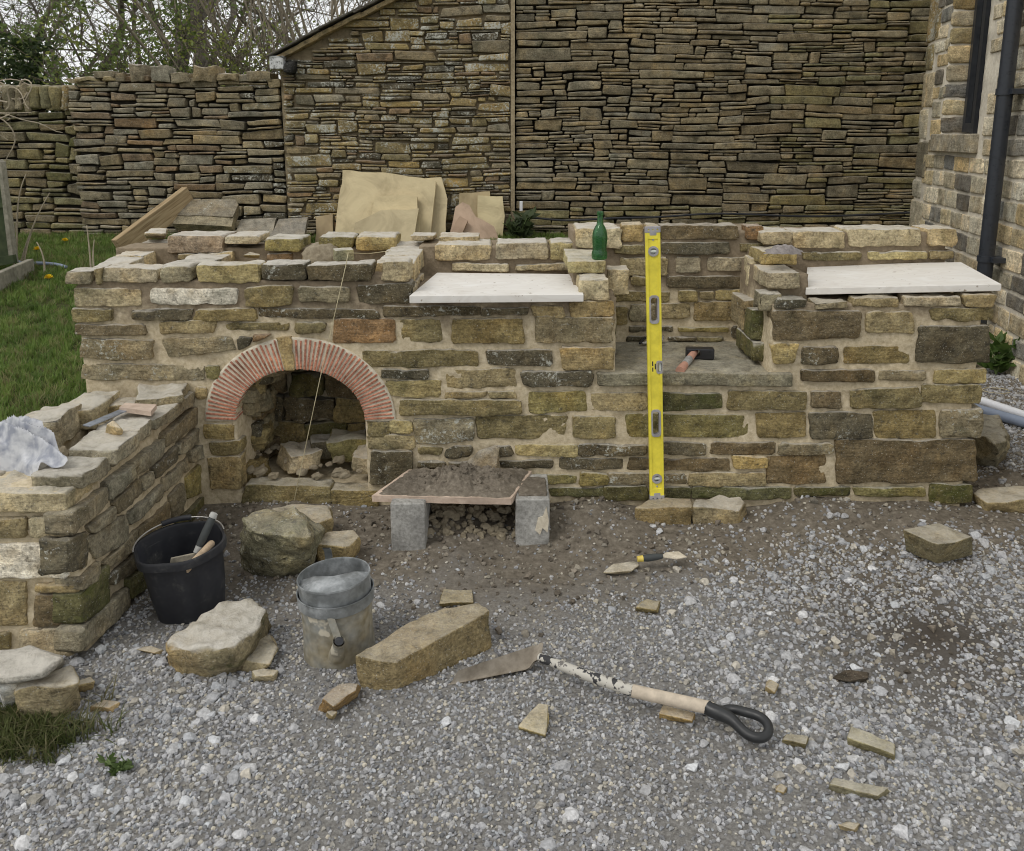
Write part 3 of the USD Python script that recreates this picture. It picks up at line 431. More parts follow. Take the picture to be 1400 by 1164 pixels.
# ------------------------------------------------------------------ dry stone walls behind, generated course by course
def thin_stone(c, N, seed, depth=.10, r=.012, wob=.006, rough=.006, out=0.0, step=.055, bulge=.02):
    """Cheap wall stone: a gridded front face with a bevelled rim and a skirt into the wall."""
    c = np.asarray(c, float); N = np.asarray(N, float)
    w = np.linalg.norm(c[1] - c[0]); h = np.linalg.norm(c[0] - c[3]); r = min(r, .28 * h, .28 * w)
    nx, nz = int(np.clip(round(w / step), 1, 8)) + 2, int(np.clip(round(h / step), 1, 4)) + 2
    u, v = np.meshgrid(axis(nx, w / 2, r), axis(nz, h / 2, r), indexing='ij'); i, j = np.meshgrid(np.arange(nx + 1), np.arange(nz + 1), indexing='ij')
    rim = (i == 0) | (i == nx) | (j == 0) | (j == nz); cor = ((i == 0) | (i == nx)) & ((j == 0) | (j == nz))
    uu, vv = u * np.where(cor, 1 - .7 * r / (w / 2), 1), v * np.where(cor, 1 - .7 * r / (h / 2), 1)
    o = np.array([seed * 1.7 % 97, seed * .9 % 89, 0]); P = np.stack([uu, vv, 0 * uu], -1)
    n1 = meshkit.noise(P * 11 + o, 1) - .5; n2 = meshkit.noise(P * 11 + o + 40, 2) - .5; n3 = meshkit.fbm(P * 24 + o, 2, 3) - .5
    uu = uu + n1 * 2 * wob; vv = vv + n2 * 1.6 * wob
    dep = np.where(rim, -r * .9, 0) + n3 * 2 * rough + out + (meshkit.noise(P * 6 + o, 7) - .5) * bulge
    a, b = uu / w + .5, vv / h + .5
    q = ((1 - a) * b)[..., None] * c[0] + (a * b)[..., None] * c[1] + (a * (1 - b))[..., None] * c[2] + ((1 - a) * (1 - b))[..., None] * c[3] + dep[..., None] * N
    idx = np.arange((nx + 1) * (nz + 1)).reshape(nx + 1, nz + 1)
    f = np.stack([idx[:-1, :-1], idx[1:, :-1], idx[1:, 1:], idx[:-1, 1:]], -1).reshape(-1, 4)
    loop = np.concatenate([idx[:, 0], idx[-1, 1:], idx[-2::-1, -1], idx[0, -2:0:-1]])
    V = q.reshape(-1, 3); k = len(V); V = np.vstack([V, V[loop] - N * depth]); m = len(loop); s = np.arange(m); s2 = (s + 1) % m
    f = np.vstack([f, np.stack([loop[s2], loop[s], k + s, k + s2], -1)])
    return V, f
def courses(u0, u1, z0, z1, rnd, hb=(.055, .135), lb=(.14, .46), split=.42, joint=.008, wave=.02):
    """Random rubble brought to rough courses: list of (ua, ub, za, zb) in wall coordinates."""
    out, z = [], z0
    while z < z1:
        h = rnd.uniform(*hb); x = u0 - rnd.uniform(0, .15)
        while x < u1:
            L = rnd.uniform(*lb) * (1.25 if h > .1 else 1); n = 1
            if rnd.random() < split: n = 2 if h < .09 else rnd.choice([2, 2, 3])
            cuts = [0] + sorted(rnd.uniform(.25, .75) if n == 2 else (i + rnd.uniform(-.25, .25)) / n + .0 for i in range(1, n)) + [1]
            for k in range(n):
                xa = x
                parts = 1 if L < .26 or rnd.random() < .5 or n == 1 else 2
                cut = [0, 1] if parts == 1 else [0, rnd.uniform(.3, .7), 1]
                for q in range(parts): out.append((x + L * cut[q], x + L * cut[q + 1], z + h * cuts[k], z + h * cuts[k + 1]))
            x += L
        z += h
    return [(max(a, u0) + joint / 2, min(b, u1) - joint / 2, c + joint / 2, d - joint / 2) for a, b, c, d in out if b > u0 + .03 and a < u1 - .03]
def rubble(u0, u1, z0, z1, rnd, hs=((.028, .06, .62), (.06, .095, .28), (.095, .15, .10)), lb=(.10, .36), joint=.006):
    """Random rubble laid stone by stone: always fills the lowest place of the rising top, with stones of mixed height."""
    res = .01; n = int((u1 - u0) / res); H = np.full(n, z0); out = []
    while H.min() < z1:
        i = int(H.argmin()); j = i
        while j < n and abs(H[j] - H[i]) < 1e-6: j += 1
        run = (j - i) * res; left = H[i - 1] if i > 0 else 9; right = H[j] if j < n else 9; q = rnd.random(); acc = 0
        for a, b, p in hs:
            acc += p
            if q <= acc: h = rnd.uniform(a, b); break
        L = rnd.uniform(*lb) * (1.5 if h > .06 else 1)
        if L > run - .07: L = run
        if run < .075: h = max(min(left, right) - H[i], .014) if min(left, right) < 9 else h
        k = max(int(round(L / res)), 1); at = i if rnd.random() < .5 or L == run else j - k; top = H[i] + h
        for nb in (left if at == i else 9, right if at + k == j else 9):
            if abs(nb - top) < .020: top = nb
        if top - H[i] < .012: top = H[i] + .018
        out.append((u0 + at * res + joint / 2, u0 + (at + k) * res - joint / 2, H[i] + joint / 2, top - joint / 2)); H[at:at + k] = top
    return [c for c in out if c[1] - c[0] > .02 and c[3] - c[2] > .008]
def build_wall(parent, O, U, N, cs, kinds, seed, keep=lambda u, z: True, wave=.02, most=300, dust=0.3, zvis=0, jag=1.0, jut=1.0, **kw):
    """Stones of a wall: the largest as parts, the rest joined as one part. O: origin on the ground, U along the wall, N outwards."""
    rnd = random.Random(seed); O, U, N = (np.asarray(a, float) for a in (O, U, N)); Z = np.array([0, 0, 1.0])
    cs = [c for c in cs if keep((c[0] + c[1]) / 2, (c[2] + c[3]) / 2) and c[1] - c[0] > .03]
    cs.sort(key=lambda c: -(c[1] - c[0]) * (c[3] - c[2]) * (1 if c[2] > zvis else .1)); rest = []
    def warp(u, z):
        return wave * (meshkit.noise(np.array([u * 1.1 + seed, z * 1.6, 0.3])) - .5) * 2 + .012 * (meshkit.noise(np.array([u * 6 + seed, z * 9, 1.3])) - .5), .016 * (meshkit.noise(np.array([u * 7, z * 10 + seed, 2.3])) - .5) * 2
    for n, (a, b, c, d) in enumerate(cs):
        P = []
        hh = d - c; jt = [rnd.uniform(-.04, .30) * hh * (rnd.random() < .6) for _ in range(4)]; jl = [rnd.uniform(-.2, .45) * min(hh, .05) for _ in range(4)]
        for n_, (u, z) in enumerate(((a, d), (b, d), (b, c), (a, c))):
            dz, du = warp(u, z); P.append(O + U * (u + du + jl[n_] * jag * (1, -1, -1, 1)[n_]) + Z * (z + dz + jt[n_] * jag * (-1, -1, 1, 1)[n_] * .8))
        k = kinds(rnd, (a + b) / 2, (c + d) / 2); t, w = stone_look(k, rnd, .2)
        v, f = thin_stone(P, N, seed + n * 3.7, out=rnd.uniform(-.016, .014) * jut, **kw)
        if n < most: put('stone', (v, f), STONE, parent, tint=t, wear=w, dust=dust)
        else: rest.append((v, f, t, w))
    if rest:
        p = put('small_stones', join([(v, f) for v, f, _, _ in rest]), STONE, parent, kind='stuff')
        api = UsdGeom.PrimvarsAPI(p)
        for nm, ty, k in (('tint', Sdf.ValueTypeNames.Color3fArray, 2), ('wear', Sdf.ValueTypeNames.Float3Array, 3)):
            api.CreatePrimvar(nm, ty, 'vertex').Set(Vt.Vec3fArray.FromNumpy(np.vstack([np.tile(r[k], (len(r[0]), 1)) for r in rest]).astype(np.float32)))
        api.CreatePrimvar('dust', Sdf.ValueTypeNames.FloatArray, 'vertex').Set(Vt.FloatArray.FromNumpy(np.full(sum(len(r[0]) for r in rest), dust, np.float32)))
speckle('dark_core', [(0.3, (.02, .018, .014)), (0.7, (.06, .052, .038))], 25)
speckle('lime_pointing', [(0.3, (.22, .175, .105)), (0.7, (.38, .315, .21))], 40)
speckle('house_pointing', [(0.3, (.56, .50, .40)), (0.7, (.74, .69, .58))], 40)
KIND.update({'wdark': ((0.201, 0.173, 0.12), (.25, .35, .15)), 'wmid': ((0.244, 0.207, 0.137), (.2, .28, .15)), 'wgrey': ((0.244, 0.22, 0.168), (.38, .3, .05)), 'wgreen': ((0.213, 0.193, 0.107), (.2, .3, .32)), 'wtan': ((.27, .22, .12), (.66, .35, .05)), 'wochre': ((.29, .232, .115), (.62, .3, .05)), 'wblack': ((.12, .108, .082), (.66, .5, .0)), 'wbrown': ((.215, .16, .105), (.3, .3, .05))})
BY = 8.5
wallB = thing('dry_stone_wall', 'tall dark dry stone wall behind the niche and the yellow spirit level', 'stone wall')
put('core', mv(box(-.06, 4.3, BY + .10, BY + .5, 0, 3.9)), MATS['dark_core'], wallB, smooth=False)
def kB(r, u, z): return r.choice(['wdark', 'wdark', 'wmid', 'wmid', 'wdark', 'wgrey'] if u < 2.6 else ['wmid', 'wgreen', 'wdark', 'wgreen', 'wmid']) if z > .95 or r.random() < .4 else r.choice(['wgreen', 'wdark', 'wgreen'])
build_wall(wallB, (0.0, BY, 0), (1, 0, 0), (0, -1, 0), rubble(.03, 4.15, .5, 3.5, random.Random(11), hs=((.022, .052, .66), (.052, .085, .26), (.085, .14, .08)), lb=(.13, .44)), kB, 21, zvis=.7, r=.007, wave=.035, jag=.75)
gable = thing('lean_to_gable', 'gable end of a lean-to in lichen-spotted tan stone with sloping flagged verge', 'outbuilding')
SL = (2.93 - 2.42) / (2.25 - 1.18)
vz = lambda u: 2.44 + SL * (u + 2.25)
put('core', (np.array([[x, y, z] for y in (BY + .035, BY + .6) for x, z in ((-2.27, 0), (-.005, 0), (-.005, vz(0) - .03), (-2.27, vz(-2.27) - .03))]), np.array([[0, 1, 2, 3], [7, 6, 5, 4], [0, 4, 5, 1], [1, 5, 6, 2], [2, 6, 7, 3], [3, 7, 4, 0]])), MATS['lime_pointing'], gable, smooth=False)
def kG(r, u, z): return r.choice(['wtan', 'wochre', 'wtan', 'wbrown', 'wgrey', 'wblack', 'wdark', 'wtan']) if z > .8 else r.choice(['wdark', 'wbrown', 'wmid'])
build_wall(gable, (0, BY - .03, 0), (1, 0, 0), (0, -1, 0), rubble(-2.25, -.01, .55, 3.45, random.Random(5), hs=((.02, .05, .66), (.05, .085, .26), (.085, .13, .08)), lb=(.09, .34)), kG, 77, keep=lambda u, z: z < vz(u) - .10, zvis=.8, depth=.09, r=.008, wave=.03)
for k in range(7):                                                # verge: pale flags under dark slates, stepping up the slope
    u0 = -2.33 + k * .42; u1 = u0 + .47; an = math.atan(SL)
    for nm, dz, th_, tint, y0, y1, ex in (('verge_flag', -.048, .042, (.34, .27, .16), BY - .10, BY + .5, 0), ('roof_slate', .006, .022, (.10, .095, .085), BY - .14, BY + .55, .05)):
        v, q = rock((u1 - u0) / math.cos(an) + ex, y1 - y0, th_, 300 + k * 2, step=.08, r=.006, rough=.005, wob=.006)
        w = v @ rotm((0, -1, 0), an).T + np.array([(u0 + u1) / 2, (y0 + y1) / 2, vz((u0 + u1) / 2) + dz + .012 * (k % 2)])
        put(nm, (w, q), STONE, gable, tint=tint, wear=(.35, .3, .1), dust=.1)
v, q = rock(.10, .2, .11, 71, step=.04, r=.03, rough=.02, wob=.02); put('gutter_end', (v + np.array([-2.14, BY - .06, 2.30]), q), STONE, gable, tint=(.03, .03, .03), wear=(0, 0, 0))
garden = thing('garden_wall', 'grey-brown dry stone garden wall with rough loose top below the bare trees', 'stone wall')
put('core', mv(box(-4.33, -2.28, BY + .09, BY + .42, 0, 2.12)), MATS['dark_core'], garden, smooth=False)
build_wall(garden, (0, BY, 0), (1, 0, 0), (0, -1, 0), rubble(-4.36, -2.27, .5, 2.19, random.Random(8), hs=((.026, .05, .42), (.05, .09, .44), (.09, .125, .14)), lb=(.10, .36)), lambda r, u, z: r.choice(['wgrey', 'wdark', 'wgrey', 'wmid', 'wgrey', 'wmid', 'wbrown'] if u < -2.7 else ['wgrey', 'wmid', 'wblack', 'lich']), 41, zvis=.8, r=.007, jag=1.15, wave=.03)
x = -4.30
put('joint', mv(box(-.012, .028, BY - .03, BY + .2, .3, vz(0) - .05)), MATS['lime_pointing'], gable, smooth=False)
for k in range(15):                                               # loose top stones
    w, h = R.uniform(.10, .26), R.uniform(.05, .19)
    if x > -2.42: break
    block(garden, x, x + w, BY - .02, BY + .3, 2.17 - .0, 2.17 + h - (.0 if x > -3.6 else .02), R.choice(['wgrey', 'wmid', 'wdark', 'buff']), rough=.016, wob=.02, step=.05, rz=R.uniform(-.25, .25)); x += w + R.uniform(.0, .05)
mossw = thing('mossy_field_wall', 'mossy green dry stone wall with upright coping stones at the far left', 'stone wall')
put('core', mv(box(-9, -4.36, BY + .22, BY + .5, 0, 1.88)), MATS['dark_core'], mossw, smooth=False)
build_wall(mossw, (0, BY + .12, 0), (1, 0, 0), (0, -1, 0), rubble(-6.6, -4.36, .5, 1.92, random.Random(3), hs=((.03, .07, .5), (.07, .12, .4), (.12, .17, .1))), lambda r, u, z: r.choice(['wgreen', 'wgreen', 'green', 'wmid', 'wdark']), 61, zvis=.7, r=.009, jag=1.2, wave=.03)
x = -6.5
while x < -4.45:
    w = R.uniform(.06, .11); SEED[0] += 1; t, wr = stone_look(R.choice(['wmid', 'wgreen', 'wtan']), R)
    v, q = rock(w, .3, R.uniform(.22, .28), SEED[0], step=.05, r=.03, rough=.012, wob=.015); v = v @ rotm((0, 1, 0), R.uniform(-.1, .5)).T
    put('coping_stone', (v + np.array([x, BY + .25, 2.02]), q), STONE, mossw, tint=t, wear=wr, dust=.3); x += w * 1.05
# ------------------------------------------------------------------ the house at the right
HC = np.array([3.97, 8.40, 0]); HD = np.array([-.182, -.983, 0]); HD /= np.linalg.norm(HD); HN = np.array([-HD[1] * -1, 0, 0]) if False else np.array([HD[1], -HD[0], 0])
house = thing('stone_house', 'corner of a coursed stone house with slit window, plain sill and pale pointing', 'house')
def hp(t, z, o=0.0): return HC + HD * t + HN * o + np.array([0, 0, z])
def hbox(t0, t1, o0, o1, z0, z1, inset=0):
    return Manifold.hull_points(np.array([hp(t, z, o) for t in (t0, t1) for o in (o0, o1) for z in (z0, z1)]))
WT0, WT1, WZ0 = .70, 1.62, 1.66
hb = hbox(.02, 6.5, -.5, -.012, -.1, 4.2) - hbox(WT0, WT1, -.26, .1, WZ0, 3.6)
put('pointing', roughen(hb, .06, .006, 20, 2), MATS['house_pointing'], house)
KIND.update({'htan': ((0.576, 0.48, 0.312), (.1, .1, 0)), 'hgrey': ((0.456, 0.414, 0.324), (.2, .15, 0)), 'hblack': ((0.18, 0.168, 0.15), (.25, .35, 0)), 'hpink': ((0.54, 0.408, 0.312), (.1, .1, 0)), 'hpale': ((0.696, 0.636, 0.516), (.2, .05, 0)), 'hblue': ((0.288, 0.282, 0.264), (.3, .3, 0))})
rh = random.Random(19); hs, z = [], .0
while z < 3.9:
    h = rh.uniform(.12, .17); t = .27 if int(z * 10) % 2 else .38
    while t < 5.2:
        L = rh.uniform(.17, .42)
        if not (z + h > WZ0 - .16 and z < 3.6 and t + L > WT0 - .03 and t < WT1 + .03): hs.append((t + .012, t + L - .012, z + .011, z + h - .011))
        elif t < WT0 - .1: hs.append((t + .012, WT0 - .004, z + .011, z + h - .011))
        t += L
    z += h
build_wall(house, HC, HD, HN, hs, lambda r, u, z: r.choice(['htan', 'htan', 'hgrey', 'hgrey', 'hgrey', 'hpale', 'hblack', 'hpale', 'hblue']), 91, wave=.004, jag=.3, jut=.25, dust=.2, depth=.06, rough=.005, wob=.005, r=.006, step=.035, bulge=.004)
z = .0
for k in range(14):                                               # big corner stones and, in the window, the stones of the far reveal
    h = (.34, .26, .45, .2, .36, .3)[k % 6]; L = (.36, .25)[k % 2]
    SEED[0] += 1; t_, w_ = stone_look(rh.choice(['wmid', 'wtan', 'wdark', 'hgrey']), rh)
    P = [hp(a, b) for a, b in ((0.0, z + h - .012), (L, z + h - .012), (L, z + .006), (0.0, z + .006))]
    v, f = thin_stone(P, HN, SEED[0], depth=.2, r=.018, rough=.008, out=.004); put('corner_stone', (v, f), STONE, house, tint=t_, wear=w_, dust=.2); z += h
    if z > 3.9: break
z = WZ0 + .005
while z < 3.55:
    h = rh.uniform(.13, .17); a, b = hp(WT0, z + h, -.235), hp(WT0, z + h, -.004); t_, w_ = stone_look(rh.choice(['htan', 'buff', 'hgrey', 'hblack']), rh); SEED[0] += 1
    # the far reveal faces the viewer: right-hand side is the wall's outer edge
    P = [b + HD * .012, a + HD * .012, a + HD * .012 - np.array([0, 0, h - .014]), b + HD * .012 - np.array([0, 0, h - .014])]
    v, f = thin_stone(P, HD, SEED[0], depth=.02, r=.014, out=.002); put('reveal_stone', (v, f), STONE, house, tint=t_, wear=w_, dust=.2); z += h
plain('dark_frame', (.022, .024, .028), .45, .5); plain('anthracite_plastic', (.024, .028, .036), .38, .5, var=.15)
mat('window_glass', {'f': ('fresnel', {'IOR': 1.5}), 't': ('transparent_bsdf', {'color': (.6, .65, .65)}), 'g': ('glossy_bsdf', {'roughness': .03, 'color': (.9, .9, .9)}), 'm': ('mix_closure', {})}, [('f.fac', 'm.fac'), ('t.BSDF', 'm.closure1'), ('g.BSDF', 'm.closure2')], surface='m.closure')
wf = hbox(WT0 + .03, WT1 - .01, -.245, -.17, WZ0 + .02, 3.55) - hbox(WT0 + .09, WT1 - .07, -.3, -.1, WZ0 + .10, 3.48)
wfp = put('window_frame', mv(wf), MATS['dark_frame'], house, smooth=False)
put('pane', mv(hbox(WT0 + .08, WT1 - .06, -.222, -.216, WZ0 + .09, 3.49)), MATS['window_glass'], wfp, smooth=False)
put('window_post', mv(hbox(WT1 - .20, WT1 - .13, -.20, -.02, WZ0 + .0, 3.55)), MATS['dark_frame'], house, smooth=False)
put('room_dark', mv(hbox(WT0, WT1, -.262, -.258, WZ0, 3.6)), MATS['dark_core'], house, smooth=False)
sv, sf = rock(1.06, .16, .15, 555, step=.05, r=.008, rough=.002, wob=.002)
sw = hp((WT0 + WT1) / 2 - .02, WZ0 - .07, -.03) + sv[:, :1] * HD - sv[:, 1:2] * HN + sv[:, 2:] * np.array([[0, 0, 1]])
put('window_sill', (sw, sf), STONE, house, tint=(.36, .33, .27), wear=(.1, .05, 0), dust=.3)
pipe = thing('downpipe', 'dark grey round downpipe fixed to the house by the window', 'downpipe')
def on_house(pxx, pyy, o):                                        # where a pixel's ray meets the house wall, o metres proud
    d = ray(pxx, pyy); A = np.array([[d[0], -HD[0]], [d[1], -HD[1]]]); b = HC[:2] + HN[:2] * o; s = np.linalg.solve(A, b)
    return s[1], EYE + s[0] * d[2]
tp, _ = on_house(1360, 250, .10)
put('pipe', tube([hp(tp, 0.05, .10), hp(tp, 3.9, .10)], .052, 20), MATS['anthracite_plastic'], pipe, smooth=40)
for z in (1.95, .78):
    v, f = tube([hp(tp, z - .022, .10), hp(tp, z + .022, .10)], .060, 20); put('bracket', (v, f), MATS['anthracite_plastic'], pipe, smooth=40)
    put('bracket_lug', mv(hbox(tp - .03, tp + .10, .0, .09, z - .018, z + .018)), MATS['anthracite_plastic'], pipe, smooth=False)
# ------------------------------------------------------------------ ground, lawn, gravel, grass
def lawn_mask(x, y):
    a = sstep(-1.86, -2.02, x) * sstep(2.25, 2.7, y); b = sstep(4.62, 4.9, y) * sstep(2.0, 1.4, x); return np.maximum(a, b)
SOIL = [(1.47, 2.50, .16, .035), (-1.0, 3.34, .22, .05), (-.30, 3.36, .2, .03), (.35, 3.36, .22, .055), (1.35, 3.36, .30, .06), (1.75, 3.30, .2, .035), (-.1, 3.15, .4, .015), (2.45, 3.75, .25, .05)]
def gz(x, y):
    x, y = np.asarray(x, float), np.asarray(y, float); P = np.stack([x, y, 0 * x], -1)
    z = .035 * (meshkit.noise(P * 1.3 + 5, 1) - .5) + .022 * (meshkit.noise(P * 4 + 9, 2) - .5) + .008 * (meshkit.noise(P * 13, 3) - .5)
    z = z * sstep(12, 6, y) + .045 * sstep(2.9, 3.42, y) * sstep(3.9, 3.5, y) * sstep(2.4, 1.9, x)
    near = (y > 0) & (y < 5)
    for a, b, s, h in SOIL:
        r2 = ((x - a) ** 2 + (y - b) ** 2) / s ** 2; z = z + np.where(near, h * np.exp(-r2 * 1.6) * (.7 + .6 * meshkit.noise(P * 22, 8)), 0)
    z = z + .03 * np.exp(-((x + .3) ** 2 + (y - 1.5) ** 2) / .5)
    L = .30 + .34 * np.clip((y - 3.3) / 5.2, -.2, 1.0) + .05 * (meshkit.noise(P * .9 + 3, 6) - .5) + .02 * (meshkit.noise(P * 5 + 3, 7) - .5); m = lawn_mask(x, y)
    return z * (1 - m) + L * m
def sheet(xs, ys):
    X, Y = np.meshgrid(xs, ys, indexing='ij'); V = np.stack([X, Y, gz(X, Y)], -1).reshape(-1, 3)
    k = np.arange(V.shape[0]).reshape(X.shape); return V, np.stack([k[:-1, :-1], k[1:, :-1], k[1:, 1:], k[:-1, 1:]], -1).reshape(-1, 4)
xs = np.concatenate([[-600, -200, -80, -40, -20, -12, -9], np.arange(-7, -3, .12), np.arange(-3, 3.6, .018), np.arange(3.6, 6, .1), [7, 9, 14, 30, 80, 200, 600]])
ys = np.concatenate([[-300, -60, -15, -5, -2, 0], np.arange(.6, 1.3, .08), np.arange(1.3, 4.0, .018), np.arange(4.0, 9.5, .08), [10, 12, 15, 20, 40, 100, 300, 900]])
mat('grit_and_soil', {'g': ('geometry', {}), 's': ('separate_xyz', {}), 'n': ('noise_texture', {'scale': 90.0, 'detail': 5.0, 'roughness': .7}), 'r': ('rgb_ramp', {'ramp': [(.3, (.11, .105, .097)), (.5, (.19, .183, .172)), (.7, (.29, .283, .27))]}),
    'nb': ('noise_texture', {'scale': 35.0, 'detail': 6.0, 'roughness': .7}), 'rs': ('rgb_ramp', {'ramp': [(.3, (.092, .078, .060)), (.55, (.168, .146, .116)), (.72, (.265, .235, .19))]}),
    'n2': ('noise_texture', {'scale': 2.6, 'detail': 5.0, 'roughness': .6}), 'a': ('math', {'math_type': 'multiply_add', 'value2': 1.1}), 'f': ('map_range', {'from_min': 3.10, 'from_max': 3.58, 'clamp': True}), 'm': ('mix', {}),
    'vd': ('vector_math', {'vector_type': 'distance'} if False else {'math_type': 'distance', 'vector2': (1.40, 2.54, 0.0)}), 'vn': ('math', {'math_type': 'multiply_add', 'value2': .25}), 'vf': ('map_range', {'from_min': .75, 'from_max': .12, 'clamp': True, 'to_max': .95}), 'm2': ('mix', {'color2': (.06, .05, .04)}),
    'l': ('math', {'math_type': 'multiply_add', 'value2': .25}), 'lf': ('map_range', {'from_min': -1.78, 'from_max': -1.86, 'clamp': True}), 'ym': ('map_range', {'from_min': 4.5, 'from_max': 4.7, 'clamp': True}), 'ymx': ('map_range', {'from_min': 2.0, 'from_max': 1.5, 'clamp': True}), 'yx': ('math', {'math_type': 'multiply'}),
    'mx': ('math', {'math_type': 'maximum'}), 'rl': ('rgb_ramp', {'ramp': [(.3, (.030, .034, .012)), (.7, (.075, .085, .028))]}), 'm3': ('mix', {}),
    'b': ('bump', {'strength': 1.0, 'distance': .008}), 'p': ('principled_bsdf', {'roughness': .95, 'specular_ior_level': .15})},
    [('g.position', 's.vector'), ('g.position', 'n.vector'), ('n.fac', 'r.fac'), ('g.position', 'nb.vector'), ('nb.fac', 'rs.fac'), ('g.position', 'n2.vector'), ('n2.fac', 'a.value1'), ('s.y', 'a.value3'), ('a.value', 'f.value'), ('f.result', 'm.fac'), ('r.color', 'm.color1'), ('rs.color', 'm.color2'),
     ('g.position', 'vd.vector1'), ('n2.fac', 'vn.value1'), ('vd.value', 'vn.value3'), ('vn.value', 'vf.value'), ('vf.result', 'm2.fac'), ('m.color', 'm2.color1'),
     ('s.x', 'lf.value'), ('s.y', 'ym.value'), ('s.x', 'ymx.value'), ('ym.result', 'yx.value1'), ('ymx.result', 'yx.value2'), ('lf.result', 'mx.value1'), ('yx.value', 'mx.value2'), ('mx.value', 'm3.fac'), ('nb.fac', 'rl.fac'), ('m2.color', 'm3.color1'), ('rl.color', 'm3.color2'),
     ('m3.color', 'p.base_color'), ('nb.fac', 'b.height'), ('b.normal', 'p.normal')])
put('ground', sheet(xs, ys), MATS['grit_and_soil'], kind='structure')
# loose stone: small chips as one mass of instances
mat('limestone_chip', {'g': ('geometry', {}), 't': ('attribute', {'attribute': 'tint'}), 'o': ('object_info', {}), 'rr': ('rgb_ramp', {'ramp': [(0, (.62, .63, .65)), (.5, (.92, .92, .93)), (1, (1.2, 1.2, 1.2))]}), 'm': ('mix', {'mix_type': 'multiply', 'fac': 1.0}),
    'n': ('noise_texture', {'scale': 120.0, 'detail': 4.0}), 'r': ('rgb_ramp', {'ramp': [(.3, (.75, .75, .75)), (.7, (1.2, 1.2, 1.2))]}), 'm2': ('mix', {'mix_type': 'multiply', 'fac': 1.0}), 'p': ('principled_bsdf', {'roughness': .9, 'specular_ior_level': .2})},
    [('o.random', 'rr.fac'), ('t.color', 'm.color1'), ('rr.color', 'm.color2'), ('g.position', 'n.vector'), ('n.fac', 'r.fac'), ('m.color', 'm2.color1'), ('r.color', 'm2.color2'), ('m2.color', 'p.base_color')])
def chip(seed, sub, sq):
    m = trimesh.creation.icosphere(sub, 1.0); r = np.random.default_rng(seed); v = np.array(m.vertices) * r.uniform(.75, 1.25, 3) * [1, 1, sq]
    for _ in range(8):                                            # cut flat broken faces
        d = r.normal(size=3); d /= np.linalg.norm(d); h = r.uniform(.36, .72); s = v @ d; v = v - d * np.maximum(s - h, 0)[:, None]
    return v + r.normal(size=v.shape) * .05, np.array(m.faces)
def scatter(name, label, cat, pts, scales, tints, sub, seed, sink=.25, flat=.5, sq=.7, material='limestone_chip', protos=None, upright=False):
    pi = UsdGeom.PointInstancer.Define(stage, numbered('/World', name)); pth = str(pi.GetPath()); UsdGeom.Scope.Define(stage, pth + '/kinds')
    rel = pi.CreatePrototypesRel(); r = np.random.default_rng(seed); n = len(pts); protos = protos or [(chip(seed + k, sub, sq), t) for k, t in enumerate(tints)]
    for k, (me, t) in enumerate(protos):
        q = put('piece', me, MATS[material], stage.GetPrimAtPath(pth + '/kinds'), smooth=upright, tint=t); rel.AddTarget(q.GetPath())
    pi.CreateProtoIndicesAttr(Vt.IntArray.FromNumpy(r.integers(0, len(protos), n).astype(np.int32)))
    pts = np.asarray(pts, float).copy(); sc = np.asarray(scales, float); pts[:, 2] += sc * (sink if not upright else 0)
    pi.CreatePositionsAttr(Vt.Vec3fArray.FromNumpy(pts.astype(np.float32))); pi.CreateScalesAttr(Vt.Vec3fArray.FromNumpy(np.repeat(sc[:, None], 3, 1).astype(np.float32)))
    yaw = r.uniform(0, 2 * np.pi, n); tilt = r.normal(0, flat if not upright else .12, n); ax = r.uniform(0, 2 * np.pi, n)
    q1 = np.stack([np.cos(tilt / 2), np.sin(tilt / 2) * np.cos(ax), np.sin(tilt / 2) * np.sin(ax), 0 * ax], 1); q2 = np.stack([np.cos(yaw / 2), 0 * yaw, 0 * yaw, np.sin(yaw / 2)], 1)
    w = q1[:, 0] * q2[:, 0] - (q1[:, 1:] * q2[:, 1:]).sum(1); vv = q1[:, :1] * q2[:, 1:] + q2[:, :1] * q1[:, 1:] + np.cross(q1[:, 1:], q2[:, 1:])
    pi.CreateOrientationsAttr(Vt.QuathArray.FromNumpy(np.concatenate([vv, w[:, None]], 1).astype(np.float16)))
    tagp(pi.GetPrim(), label, cat, None, 'stuff')
def soil_amount(x, y):
    P = np.stack([x, y, 0 * x], -1); a = sstep(2.55, 3.05, y + .9 * (meshkit.fbm(P * 1.7 + 4, 3, 2) - .5) + .22 * sstep(.7, -.4, np.abs(x + .1)) - .25 * sstep(.7, 1.6, x)) * sstep(4.2, 3.8, y)
    return np.maximum(a, np.exp(-((x - 1.38) ** 2 * .7 + (y - 2.56) ** 2) / .10) * (.35 + .75 * meshkit.noise(P * 7, 21)))
def spots(n, seed, dens):
    r = np.random.default_rng(seed); x, y = r.uniform(-2.0, 3.9, n), 1.35 + 4.6 * r.uniform(0, 1, n) ** 1.25
    ok = (np.abs(x) < .64 * y + .35) & ~((x > -1.9) & (x < 2.0) & (y > 3.46)) & ~((x < WX) & (y > WY) & (x > -2)) & (lawn_mask(x, y) < .3) & ~((y > 3.5) & (x < 2.0))
    x, y = x[ok], y[ok]; k = r.uniform(0, 1, len(x)) < dens(x, y); x, y = x[k], y[k]; return np.stack([x, y, gz(x, y)], 1), r
def big_area(x, y):
    P = np.stack([x, y, 0 * x], -1); a = np.maximum(sstep(-.45, -.75, x + .35 * (y - 1.9)) * sstep(2.6, 2.2, y), sstep(.35, .75, x + .25 * (meshkit.noise(P * 2, 4) - .5)) * sstep(1.75, 2.0, y))
    return np.clip(a * (.45 + .9 * meshkit.fbm(P * 2.4 + 2, 3, 6)), 0, 1)
